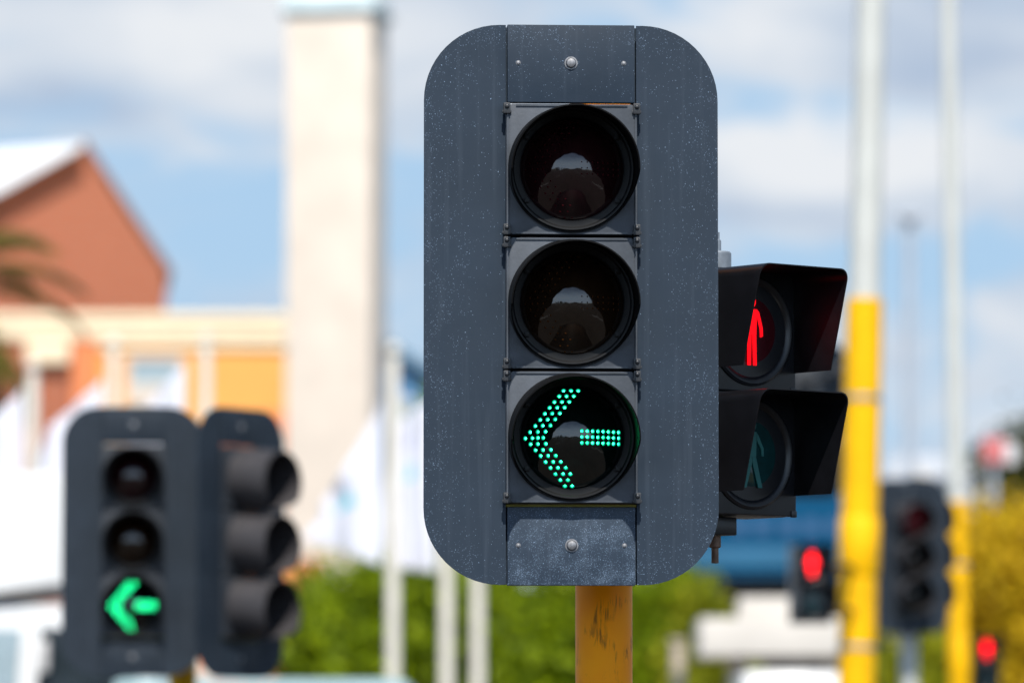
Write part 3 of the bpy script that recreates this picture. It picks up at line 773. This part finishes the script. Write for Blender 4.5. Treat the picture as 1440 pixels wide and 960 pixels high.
# blue fronted shop on the right
ds = 71.0; s5 = ds / FPX
t = building('shop', 'flat roofed shop with strong blue fascia over a dark shopfront', 'building', ds, 930)
def sx_(px): return (px - 930) * s5
def sz_(py): return Z(py, ds) - .12
put('wall', MB().box(sx_(932), sx_(1262), 1.2, 6, 0, sz_(700)), DARK, t)
fa = put('fascia', MB().box(sx_(930), sx_(1264), 0, 1.197, sz_(812), sz_(694), .02), BLUE_FASCIA, t)
put('light_band', MB().box(sx_(931), sx_(1263), -.03, -.003, sz_(800), sz_(768), .005), BLUE_LIGHT, fa)
DOTM = mat('faded_lilac_disc', (0.045, 0.11, 0.22), .6, spec=.1)
for px in (1040, 1072, 1108, 1140, 1172):
    put('disc', MB().lathe([(.105, .003), (.105, .02), (0, .021)], 20, (sx_(px), 0, sz_(740))), DOTM, fa)
put('soffit', MB().box(sx_(930), sx_(1264), .15, 1.15, sz_(826), sz_(812) - .004), DARK, t)
for px in (945, 1020, 1125, 1250):
    put('post', MB().box(sx_(px) - .06, sx_(px) + .06, .25, .37, 0, sz_(826) - .003, .01), DARK, t)
sw = put('shop_window', MB().box(sx_(960), sx_(1010), 1.12, 1.197, .5, 2.7, .01).box(sx_(1135), sx_(1240), 1.12, 1.197, .5, 2.7, .01), DARK, t)
put('pane', MB().box(sx_(964), sx_(1006), 1.09, 1.117, .6, 2.6).box(sx_(1139), sx_(1236), 1.09, 1.117, .6, 2.6), GLASS_DK, sw)

# off-white shelter with thick roof
de = 54.5; s6 = de / FPX
t = building('bus_shelter', 'off white shelter with thick flat roof, in front of the blue fronted shop', 'shelter', de, 985)
def ex(px): return (px - 985) * s6
def ez(py): return Z(py, de) - .12
put('roof', MB().box(ex(984), ex(1192), 0, 1.6, ez(922), ez(868), .02), OFFWHITE, t)
put('roof_box', MB().box(ex(1040), ex(1124), .2, .9, ez(868) + .003, ez(838), .02), OFFWHITE, t)
for px in (1041, 1180):
    for yy in (.15, 1.3):
        put('post', MB().box(ex(px) - .075, ex(px) + .075, yy, yy + .15, 0, ez(922) - .003, .01), BEIGE, t)
put('bench', MB().box(ex(1050), ex(1172), .7, 1.1, .42, .47, .01).box(ex(1060), ex(1068), .75, 1.05, 0, .417).box(ex(1154), ex(1162), .75, 1.05, 0, .417), BEIGE, t)
put('back_panel', MB().box(ex(1054), ex(1167), 1.5, 1.54, .3, 2.3), GLASS_DK, t)

dq = 52.0
tb = tag(put('gate_post', MB().box(-.055, .055, -.055, .055, 0, Z(905, dq) - .12, .01).box(-.075, .075, -.075, .075, Z(905, dq) - .117, Z(901, dq) - .12 + .02, .008), BEIGE, None, (X(953, dq), dq, .12)), 'short beige square post in the gap between green bushes and white shelter', 'post')

# distant pale buildings on the right
dv = 115.0; s7 = dv / FPX
t = building('warehouse', 'pale distant warehouse between the two tall yellow based poles', 'building', dv, 1240)
def vx(px): return (px - 1240) * s7
def vz(py): return Z(py, dv) - .12
WHITEWALL = mat('whitewashed_wall', (0.66, 0.66, 0.68), .8, var=.06, scale=1)
put('wall', MB().box(vx(1242), vx(1412), 0, 8, 0, vz(672)), WHITEWALL, t)
put('roof', MB().prism([(vx(1238), vz(672) + .003), (vx(1416), vz(672) + .003), (vx(1400), vz(640)), (vx(1262), vz(640))], -.2, 8.2, 'y'), mat('pale_grey_roof', (.50, .53, .58), .6, var=.08, scale=1), t)
for px in (1256, 1300, 1326, 1370, 1390):
    wf = put('window', MB().box(vx(px), vx(px + 9), -.05, -.003, vz(712), vz(680)), SLATE_BLUE, t)
t = building('cottage', 'tiny peach distant cottage above the dark traffic lights on the right', 'building', 100.0, 1290)
s8 = 100 / FPX
put('wall', MB().box(-15 * s8, 14 * s8, 0, 2.5, 0, Z(672, 100) - .12), mat('peach_render', (.66, .52, .44), .8, var=.05, scale=1), t)
put('roof', MB().prism([(-18 * s8, Z(672, 100) - .117), (17 * s8, Z(672, 100) - .117), (0, Z(655, 100) - .12)], -.15, 2.65, 'y'), OFFWHITE, t)
t = thing('notice_board', 'small distant red and white board on a post before the dark tree', 'sign', (X(1397, 88), 88, .12))
put('post', MB().tube([(0, 0, 0), (0, 0, Z(600, 88) - .12)], .05, 10), POLE_GREY, t)
put('red_board', MB().box(-.17, .17, -.09, -.055, Z(650, 88) - .12, Z(616, 88) - .12, .01), mat('red_board_paint', (.50, .13, .13), .6), t)
put('white_board', MB().box(.175, .36, -.09, -.055, Z(652, 88) - .12, Z(622, 88) - .12, .01), WHITEWALL, t)
put('rail', MB().box(-.15, .34, -.052, -.0, Z(634, 88) - .12, Z(630, 88) - .12), POLE_GREY, t)

# ------------------------------------------------------------------ vegetation
def leaf_mat(name, c0, c1, c2, trans=0.25):
    m, t, b = nt(name)
    g = N(t, 'ShaderNodeNewGeometry')
    r = ramp(t, g.outputs['Random Per Island'], [(0.0, c0), (0.5, c1), (1.0, c2)])
    t.links.new(r.outputs['Color'], b.inputs['Base Color']); b.inputs['Roughness'].default_value = .55; b.inputs['Specular IOR Level'].default_value = .2
    tr = N(t, 'ShaderNodeBsdfTranslucent'); t.links.new(r.outputs['Color'], tr.inputs['Color'])
    mx = N(t, 'ShaderNodeMixShader'); mx.inputs[0].default_value = trans
    t.links.new(b.outputs[0], mx.inputs[1]); t.links.new(tr.outputs[0], mx.inputs[2])
    t.links.new(mx.outputs[0], t.nodes['Material Output'].inputs['Surface'])
    return m
BARK = mat('brown_bark', (.10, .07, .045), .9, var=.3, scale=8)
LEAF_GREEN = leaf_mat('olive_green_leaves', (.06, .10, .002), (.16, .235, .002), (.30, .38, .003))
LEAF_LIME = leaf_mat('lime_yellow_leaves', (.11, .14, .006), (.24, .27, .008), (.38, .36, .008))
LEAF_GOLD = leaf_mat('golden_yellow_leaves', (.30, .19, .008), (.60, .39, .010), (.78, .54, .014))
LEAF_DARK = leaf_mat('dark_olive_leaves', (.020, .032, .006), (.045, .055, .008), (.09, .085, .012))
def leaves_mesh(name, lobes, count, size, m):
    """lobes: (cx,cy,cz,rx,ry,rz); leaf-sized quads gathered in clumps"""
    V, F = [], []
    vol = np.array([l[3] * l[4] * l[5] for l in lobes]); pk = vol / vol.sum()
    nclump = count // 26 * 2
    for _ in range(nclump):
        l = lobes[rng.choice(len(lobes), p=pk)]
        dvec = rng.normal(size=3); dvec /= np.linalg.norm(dvec)
        rad = rng.uniform(.35, 1.06) ** .6
        c = np.array(l[:3]) + dvec * rad * np.array(l[3:])
        cr = size * rng.uniform(1.2, 3.0)
        for _k in range(26):
            pnt = c + rng.normal(size=3) * cr * .55
            a = rng.normal(size=3); a /= np.linalg.norm(a)
            bvec = np.cross(a, rng.normal(size=3)); bvec /= np.linalg.norm(bvec)
            L = size * rng.uniform(.7, 1.35); w_ = L * .55
            k = len(V)
            V += [pnt - a * L * .5, pnt + bvec * w_ * .5, pnt + a * L * .5, pnt - bvec * w_ * .5]
            F.append((k, k + 1, k + 2, k + 3))
    me = bpy.data.meshes.new(name); me.from_pydata([tuple(x) for x in V], [], F); me.materials.append(m)
    return me
def tree(name, label, cat, px, ytop, wpx, d, m, group=None, leaf=.13, count=7000, kind='bush', ybase=None):
    h = Z(ytop, d) - .12; w_ = wpx * d / FPX / 2
    t = thing(name, label, cat, (X(px, d), d, .12), 0, group)
    if kind == 'bush': lo, th_ = .25, .35 * h
    else: lo, th_ = .42 * h, .5 * h
    tr = MB().tube([(0, 0, 0), (.04, .02, th_ * .5), (-.03, 0, th_), (.02, .03, h * .72)], [.10 + .012 * h, .085, .07, .025], 10)
    for k in range(6):
        a = R(60 * k + random.uniform(-20, 20)); rr = w_ * random.uniform(.45, .7)
        z_ = th_ * random.uniform(.7, 1.15)
        tr.tube([(0, 0, z_), (rr * .5 * math.cos(a), rr * .5 * math.sin(a), z_ + h * .12), (rr * math.cos(a), rr * math.sin(a), z_ + h * random.uniform(.2, .38))], [.05, .035, .012], 7)
    put('trunk', tr, BARK, t)
    lobes = []
    cz = (lo + h) / 2; rz = (h - lo) / 2
    lobes.append((0, 0, cz, w_ * .85, w_ * .85, rz * .95))
    lobes.append((0, 0, h - .5 * w_, w_ * .62, w_ * .62, .5 * w_))
    for k in range(9):
        a = R(40 * k + random.uniform(-20, 20)); q_ = random.uniform(.38, .62)
        zz = lo + (h - lo) * random.uniform(.30, .88)
        lobes.append((w_ * q_ * math.cos(a), w_ * q_ * math.sin(a), zz, w_ * random.uniform(.34, .5), w_ * random.uniform(.34, .5), min(rz * random.uniform(.22, .36), h - zz)))
    put('crown', leaves_mesh('crown', lobes, count, leaf, m), m, t)
    return t
BG = 'green bushes behind the flagpoles'
dbz = 66.0
tree('bush', 'green bush left of the ivory flagpoles, at the foot of the cream tower', 'bush', 462, 812, 190, dbz + 3, LEAF_GREEN, BG)
tree('bush', 'green bush just behind the flagpole of the cyan triangle flag', 'bush', 560, 782, 200, dbz, LEAF_GREEN, BG)
tree('bush', 'green bush behind the two right ivory flagpoles', 'bush', 672, 776, 210, dbz + 2, LEAF_GREEN, BG)
tree('bush', 'green bush behind the orange yellow pole of the large sharp traffic light', 'bush', 800, 780, 210, dbz - 1, LEAF_GREEN, BG)
tree('bush', 'lighter green bush right of the orange yellow pole', 'bush', 905, 796, 180, dbz + 1, LEAF_GREEN, BG)
tree('bush', 'green bush touching the dark front of the blue fronted shop', 'bush', 950, 812, 130, dbz - 2, LEAF_GREEN, BG)
tree('bush', 'lime yellow bush between the green bushes and the off white shelter', 'bush', 985, 836, 100, dbz - 3, LEAF_LIME, None, count=4000)
YG = 'golden bushes at the right edge'
tree('golden_bush', 'golden yellow bush behind the slimmer lamp post', 'bush', 1392, 716, 170, 74.0, LEAF_GOLD, YG, count=8000)
tree('golden_bush', 'golden yellow bush cut off by the right edge', 'bush', 1490, 706, 190, 72.0, LEAF_GOLD, YG, count=8000)
tree('golden_bush', 'low yellow green bush under the dark traffic lights on the right', 'bush', 1290, 892, 130, 70.0, LEAF_LIME, YG, count=4000)
tree('dark_tree', 'dark olive tree rising behind the golden bushes at the right edge', 'tree', 1474, 586, 240, 96.0, LEAF_DARK, None, .14, 9000, 'tree')
tree('far_tree', 'green tree showing between small blue house and large sharp traffic light', 'tree', 632, 545, 120, 108.0, LEAF_GREEN, None, .14, 6000, 'tree')

ft = [(x_, -95 + 12 * math.sin(x_ * .3), .4 + h_ * .5, 4.2, 3.0, h_ * .5) for x_, h_ in zip(range(-66, -8, 6), (9, 8, 10, 7, 9, 8, 9, 7, 6, 5))]
ft += [(x_, -140, 1.5, 5, 3, h_) for x_, h_ in zip(range(4, 70, 7), (3, 2.5, 4, 3, 5, 4, 3, 4, 3, 4))]
o = put('far_trees', leaves_mesh('far_trees', ft, 9000, .8, LEAF_DARK), LEAF_DARK); o['kind'] = 'stuff'
# palm at the left edge
dpm = 60.0
t = thing('palm_tree', 'palm tree with green and brown fronds reaching in at the left edge', 'palm tree', (X(-125, dpm), dpm, .12))
hp = Z(410, dpm) - .12
put('trunk', MB().tube([(0, 0, 0), (.10, 0, hp * .35), (.05, 0, hp * .7), (0, 0, hp)], [.26, .20, .17, .19], 14), BARK, t)
PALM_G = leaf_mat('green_brown_palm_leaflets', (.045, .042, .007), (.10, .085, .010), (.19, .12, .018), .2)
fr = []
for k in range(46):
    az = R(360 * k / 46 * 2.4 + random.uniform(-8, 8)); el = R(random.uniform(-50, 55)); L = random.uniform(1.75, 2.15)
    V, F = [], []
    prev = None; pts = []
    for i in range(15):
        u = i / 14; e = el - u * u * R(62)
        if prev is None: prev = Vector((0, 0, 0))
        else: prev = prev + Vector((math.cos(az) * math.cos(e), math.sin(az) * math.cos(e), math.sin(e))) * (L / 14)
        pts.append(prev.copy())
    side = Vector((-math.sin(az), math.cos(az), 0))
    bmf = MB().tube(pts, [.022 * (1 - i / 16) for i in range(15)], 5)
    for i in range(2, 15):
        for sgn in (-1, 1):
            for kk in range(2):
                p0 = pts[i].lerp(pts[i - 1], kk * .5); dirv = (pts[i] - pts[i - 1]).normalized()
                ll = .46 * math.sin(math.pi * (i + 1) / 17) + .08
                tip = p0 + (side * sgn * .8 + dirv * .6 + Vector((0, 0, -.25 + random.uniform(-.1, .1)))).normalized() * ll
                w_ = dirv * .045
                vs = [bmf.bm.verts.new(x) for x in (p0 - w_, p0 + w_, tip)]
                bmf.bm.faces.new(vs)
    put('frond', bmf, PALM_G, t, (0, 0, hp))

# ------------------------------------------------------------------ vehicles
def wheel(par, x, y, r, wd, axis_x):
    w_ = put('wheel', MB().lathe([(r * .55, -wd / 2), (r * .92, -wd / 2), (r, -wd * .3), (r, wd * .3), (r * .92, wd / 2), (r * .55, wd / 2)], 28, axis='x' if axis_x else '-y', closed_ends=True), TYRE, par, (x, y, r))
    put('rim', MB().lathe([(0, -wd * .53), (r * .5, -wd * .52), (r * .5, wd * .52), (0, wd * .53)], 20, axis='x' if axis_x else '-y', closed_ends=False), CHROME, w_)
# white box truck, driving to the right, 36 m away
dk = 36.0; sk = dk / FPX
t = thing('box_truck', 'white box truck at the lower left edge, behind the left blurred traffic light', 'truck', (X(20, dk), dk, .004))
def kx(px): return (px - 20) * sk
def kz(py): return Z(py, dk) - .004
put('cargo_box', MB().prism([(kx(-900), 1.15), (kx(-90), 1.15), (kx(-90), kz(838)), (kx(92), kz(826)), (kx(112), kz(770)), (kx(100), kz(672)), (kx(80), kz(664)), (kx(-900), kz(664))], 0, 2.2, 'y', .03), WHITE_PAINT, t)
cab = put('cab', MB().prism([(kx(-86), .55), (kx(300), .55), (kx(300), 1.3), (kx(275), 1.55), (kx(190), kz(872)), (kx(165), kz(850)), (kx(-60), kz(846)), (kx(-86), kz(858))], .08, 2.12, 'y', .05), WHITE_PAINT, t)
put('side_window', MB().prism([(kx(44), 1.75), (kx(222), 1.75), (kx(180), kz(885)), (kx(58), kz(882))], .055, .078, 'y'), GLASS_DK, t)
put('rear_side_window', MB().prism([(kx(-50), 1.75), (kx(16), 1.75), (kx(30), kz(884)), (kx(-50), kz(884))], .055, .078, 'y'), GLASS, t)
put('windscreen', MB().prism([(kx(279), 1.58), (kx(274), 1.58), (kx(194), kz(874)), (kx(199), kz(874))], .25, 1.95, 'y'), GLASS_DK, t)
put('mirror', MB().box(kx(56), kx(72), -.16, -.05, kz(945), kz(900), .02).box(kx(62), kx(66), -.05, .07, kz(925), kz(921)), mat('grey_mirror_plastic', (.55, .53, .52), .5), t)
put('chassis', MB().box(kx(-880), kx(280), .5, 1.7, .55, .70).box(kx(-880), kx(-92), .3, 1.9, .75, 1.147), DARK, t)
put('headlight', MB().box(kx(300) + .002, kx(306), .2, .5, .8, 1.0, .01), GLASS, t)
put('headlight', MB().box(kx(300) + .002, kx(306), 1.7, 2.0, .8, 1.0, .01), GLASS, t)
for x_ in (kx(-700), kx(190)):
    for y_ in (.22, 1.98): wheel(t, x_, y_, .42, .26, False)

# pale teal minibus, tail towards us, 25 m away
dm = 31.2; sm_ = dm / FPX
TEALP = mat('greyed_teal_vehicle_paint', (.26, .36, .38), .4, var=.08, scale=2)
t = thing('minibus', 'greyed teal minibus roof along the bottom edge, under the blurred traffic light pair', 'minibus', (X(366, dm), dm, .004))
hm = Z(953, dm) - .004
put('body', MB().prism([(0, .4), (3.7, .4), (3.8, .9), (3.6, 1.15), (3.2, hm - .10), (2.8, hm), (.18, hm), (.03, hm - .15), (0, .9)], -.82, .82, 'x', .06), TEALP, t)
put('rear_window', MB().box(-.66, .66, -.012, .025, 1.15, hm - .22, .008), GLASS_DK, t)
for sgn in (-1, 1):
    put('side_window', MB().prism([(.3, 1.15), (3.3, 1.15), (3.0, hm - .25), (.3, hm - .25)], sgn * .822, sgn * .835, 'x'), GLASS_DK, t)
    put('tail_light', MB().box(sgn * .76 - .05, sgn * .76 + .05, -.018, .02, .75, 1.1, .01), DEEPRED, t)
put('windscreen', MB().prism([(3.60, 1.2), (3.56, 1.2), (3.24, hm - .13), (3.28, hm - .13)], -.68, .68, 'x'), GLASS_DK, t)
put('roof_box', MB().box(-.58, -.40, .4, 1.3, hm + .004, hm + .03, .01), DEEPRED, t)
for x_ in (-.72, .72):
    for y_ in (.75, 3.0): wheel(t, x_, y_, .32, .2, True)

# white van under the shelter roof line
dn = 49.5; sn = dn / FPX
t = thing('van', 'white van roof at the bottom edge, in front of the off white shelter', 'van', (X(1116, dn), dn, .004))
hv = Z(943, dn) - .004
put('body', MB().prism([(0, .4), (3.6, .4), (3.7, .9), (3.3, 1.3), (2.9, hv - .05), (2.5, hv), (.15, hv), (.02, hv - .2), (0, .9)], -.34 - .1, .34 + .1, 'x', .06), WHITE_PAINT, t)
put('rear_window', MB().box(-.32, .32, -.012, .025, 1.3, hv - .3, .008), GLASS_DK, t)
for sgn in (-1, 1):
    put('side_window', MB().prism([(.3, 1.3), (3.0, 1.3), (2.75, hv - .3), (.3, hv - .3)], sgn * .442, sgn * .452, 'x'), GLASS_DK, t)
    put('tail_light', MB().box(sgn * .38 - .04, sgn * .38 + .04, -.018, .02, .8, 1.2, .01), DEEPRED, t)
for x_ in (-.36, .36):
    for y_ in (.7, 2.9): wheel(t, x_, y_, .31, .16, True)

# ------------------------------------------------------------------ ground, road, islands
def mat_ground(name, c0, c1, sc, rough=.9):
    m, t, b = nt(name)
    tc = N(t, 'ShaderNodeTexCoord')
    n1 = N(t, 'ShaderNodeTexNoise', i_Scale=sc, i_Detail=8.0, i_Roughness=.65); t.links.new(tc.outputs['Object'], n1.inputs['Vector'])
    n2 = N(t, 'ShaderNodeTexNoise', i_Scale=sc * 60, i_Detail=2.0); t.links.new(tc.outputs['Object'], n2.inputs['Vector'])
    f = math_n(t, 'ADD', math_n(t, 'MULTIPLY', n1.outputs['Fac'], .7), math_n(t, 'MULTIPLY', n2.outputs['Fac'], .3))
    r = ramp(t, f, [(.35, c0), (.65, c1)])
    t.links.new(r.outputs['Color'], b.inputs['Base Color']); b.inputs['Roughness'].default_value = rough; b.inputs['Specular IOR Level'].default_value = .08
    bp = N(t, 'ShaderNodeBump', i_Strength=.3, i_Distance=.01); t.links.new(n2.outputs['Fac'], bp.inputs['Height']); t.links.new(bp.outputs['Normal'], b.inputs['Normal'])
    return m
GRASS = mat_ground('dry_grass_ground', (.09, .085, .03), (.17, .15, .06), .4)
ASPH = mat_ground('asphalt', (.034, .029, .026), (.055, .047, .041), .8, .95)
PAVE_DARK = mat_ground('worn_brown_paving', (.036, .030, .026), (.058, .049, .042), 1.2)
PAVE = mat_ground('concrete_paving', (.22, .20, .18), (.32, .30, .27), 1.2)
LINE = mat('road_line_paint', (.45, .44, .42), .8, var=.3, scale=8)
structure(put('ground', MB().prism([(-2500, -2500), (2500, -2500), (2500, 4000), (-2500, 4000)], -1.0, 0.0, 'z'), GRASS))
def sheet(x0, x1, y0, y1, z):
    b = MB(); v = [b.bm.verts.new(p_) for p_ in ((x0, y0, z), (x1, y0, z), (x1, y1, z), (x0, y1, z))]; b.bm.faces.new(v); return b
structure(put('road', sheet(-70, 70, -160, 54, .004), ASPH))
for nm, x0, x1, y0, y1 in (('median_island', -1.3, 1.7, -150, 14), ('traffic_island', -2.9, -.5, 21.6, 24.4), ('traffic_island', 1.3, 4.6, 32.6, 47.2),
                           ('pavement', -70, .6, 44.5, 150), ('pavement', .601, 70, 54.2, 150)):
    structure(put(nm, MB().box(x0, x1, y0, y1, -.05, .12, .02), PAVE_DARK if 'island' in nm else PAVE))
b = MB()
for y_ in range(-150, 12, 6):
    for x_ in (-5.0, 5.4):
        v = [b.bm.verts.new(p_) for p_ in ((x_ - .06, y_, .008), (x_ + .06, y_, .008), (x_ + .06, y_ + 3, .008), (x_ - .06, y_ + 3, .008))]; b.bm.faces.new(v)
for x0, x1 in ((-8.6, -1.6), (2.0, 9.0)):
    v = [b.bm.verts.new(p_) for p_ in ((x0, 13.2, .008), (x1, 13.2, .008), (x1, 13.6, .008), (x0, 13.6, .008))]; b.bm.faces.new(v)
structure(put('road_markings', b, LINE))

# ------------------------------------------------------------------ sky, sun
SUN_EL, SUN_AZ_X = 52.0, 3.0        # behind the camera, a touch to its right
sd = Vector((math.sin(R(SUN_AZ_X)) * math.cos(R(SUN_EL)), -math.cos(R(SUN_AZ_X)) * math.cos(R(SUN_EL)), math.sin(R(SUN_EL))))
L = bpy.data.lights.new('sun', 'SUN'); L.energy = 4.9; L.angle = R(.5); L.color = (1.0, .95, .87)
so = bpy.data.objects.new('sun', L); COL.objects.link(so)
so.rotation_euler = (-sd).to_track_quat('-Z', 'Y').to_euler(); so.location = (0, -20, 40)
w_ = bpy.data.worlds.new('World'); scene.world = w_; w_.use_nodes = True
t = w_.node_tree; t.nodes.clear()
sky = t.nodes.new('ShaderNodeTexSky'); sky.sky_type = 'NISHITA'; sky.sun_disc = False
sky.sun_elevation = R(SUN_EL); sky.sun_rotation = math.atan2(sd.x, sd.y)
sky.air_density = 1.0; sky.dust_density = 0.15; sky.ozone_density = 2.0
bgs = t.nodes.new('ShaderNodeBackground'); bgs.inputs['Strength'].default_value = .085
t.links.new(sky.outputs[0], bgs.inputs['Color'])
tc = t.nodes.new('ShaderNodeTexCoord'); G = tc.outputs['Generated']
def wnoise(scale, zk, det, dist=0.0, loc=(0, 0, 0)):
    mp = t.nodes.new('ShaderNodeMapping'); mp.inputs['Scale'].default_value = (1, 1, zk); mp.inputs['Location'].default_value = loc
    t.links.new(G, mp.inputs['Vector'])
    n = t.nodes.new('ShaderNodeTexNoise'); n.inputs['Scale'].default_value = scale; n.inputs['Detail'].default_value = det
    n.inputs['Roughness'].default_value = .5; n.inputs['Distortion'].default_value = dist
    t.links.new(mp.outputs[0], n.inputs['Vector']); return n.outputs['Fac']
def patch(px, py, rx, ry, amp):
    """a broad cloud (or gap) in the direction of the sky that the photograph shows there"""
    c = (W(px, py, 100) - Vector((0, 0, CAMZ))).normalized()
    sub = t.nodes.new('ShaderNodeVectorMath'); sub.operation = 'SUBTRACT'; t.links.new(G, sub.inputs[0]); sub.inputs[1].default_value = c
    mul = t.nodes.new('ShaderNodeVectorMath'); mul.operation = 'MULTIPLY'; t.links.new(sub.outputs[0], mul.inputs[0])
    mul.inputs[1].default_value = (FPX / rx, 1, FPX / ry)
    ln = t.nodes.new('ShaderNodeVectorMath'); ln.operation = 'LENGTH'; t.links.new(mul.outputs[0], ln.inputs[0])
    mr = t.nodes.new('ShaderNodeMapRange'); mr.interpolation_type = 'SMOOTHSTEP'
    mr.inputs['From Min'].default_value = 1.0; mr.inputs['From Max'].default_value = 0.0
    mr.inputs['To Min'].default_value = 0; mr.inputs['To Max'].default_value = amp
    t.links.new(ln.outputs['Value'], mr.inputs['Value']); return mr.outputs[0]
cover = math_n(t, 'ADD', math_n(t, 'MULTIPLY', wnoise(46, 2.0, 6.0, .8, (3.3, 0, .2)), .95), math_n(t, 'MULTIPLY', wnoise(9, 2.4, 3.0, .3, (1.7, 0, .4)), .38))
for a in ((120, 20, 520, 190, .34), (600, 120, 330, 190, .30), (1250, 60, 500, 150, .30), (1190, 250, 520, 130, .42), (1440, 450, 160, 110, .25),
          (330, 330, 260, 190, -.16), (570, 280, 190, 110, -.22), (1330, 375, 330, 80, -.26), (90, 160, 240, 60, -.10), (1330, 560, 400, 140, .10), (1050, 380, 220, 60, -.1)):
    cover = math_n(t, 'ADD', cover, patch(*a))
cf = ramp(t, cover, [(.46, (0, 0, 0)), (.90, (1, 1, 1))]); cf.color_ramp.interpolation = 'EASE'
shade = math_n(t, 'ADD', wnoise(22, 2.6, 4.0, .4, (8.1, 2, 1)), 0.0)
for a in ((1330, 105, 360, 70, -.16), (1190, 300, 420, 40, -.07), (330, 50, 520, 130, .22), (1080, 60, 260, 120, .18), (1230, 215, 420, 90, .35), (600, 90, 300, 120, .12), (80, 150, 300, 70, -.28), (250, 90, 400, 80, .05)):
    shade = math_n(t, 'ADD', shade, patch(*a))
cc = ramp(t, shade, [(.25, (.50, .60, .77)), (.50, (.73, .80, .90)), (.75, (.99, 1.0, 1.02))])
bgc = t.nodes.new('ShaderNodeBackground'); bgc.inputs['Strength'].default_value = .72
t.links.new(cc.outputs['Color'], bgc.inputs['Color'])
sep = t.nodes.new('ShaderNodeSeparateXYZ'); t.links.new(G, sep.inputs[0])
low = t.nodes.new('ShaderNodeMapRange'); low.interpolation_type = 'SMOOTHSTEP'
for k_, v_ in (('From Min', .55), ('From Max', .16), ('To Min', 0.12), ('To Max', 1.0)): low.inputs[k_].default_value = v_
t.links.new(sep.outputs['Z'], low.inputs['Value'])
bgv = t.nodes.new('ShaderNodeBackground'); bgv.inputs['Color'].default_value = (.42, .63, .87, 1); bgv.inputs['Strength'].default_value = .80
mv = t.nodes.new('ShaderNodeMixShader'); t.links.new(math_n(t, 'MULTIPLY', low.outputs[0], .9), mv.inputs[0])
t.links.new(bgs.outputs[0], mv.inputs[1]); t.links.new(bgv.outputs[0], mv.inputs[2])
bk = t.nodes.new('ShaderNodeMapRange'); bk.interpolation_type = 'SMOOTHSTEP'  # added boost: sky behind the camera brightened for lens reflections and fill
for k_, v_ in (('From Min', 0.0), ('From Max', -.95), ('To Min', 1.0), ('To Max', 2.1)): bk.inputs[k_].default_value = v_
t.links.new(sep.outputs['Y'], bk.inputs['Value'])
t.links.new(math_n(t, 'MULTIPLY', bk.outputs[0], .72), bgc.inputs['Strength']); t.links.new(math_n(t, 'MULTIPLY', bk.outputs[0], .80), bgv.inputs['Strength'])
mx = t.nodes.new('ShaderNodeMixShader'); t.links.new(math_n(t, 'MULTIPLY', math_n(t, 'MULTIPLY', cf.outputs['Color'], .9), low.outputs[0]), mx.inputs[0])
t.links.new(mv.outputs[0], mx.inputs[1]); t.links.new(bgc.outputs[0], mx.inputs[2])
out = t.nodes.new('ShaderNodeOutputWorld'); t.links.new(mx.outputs[0], out.inputs['Surface'])

vs = scene.view_settings
vs.view_transform = 'Standard'; vs.look = 'None'; vs.exposure = 0.3; vs.gamma = 1.0; vs.use_curve_mapping = False
scene.render.engine = 'CYCLES'
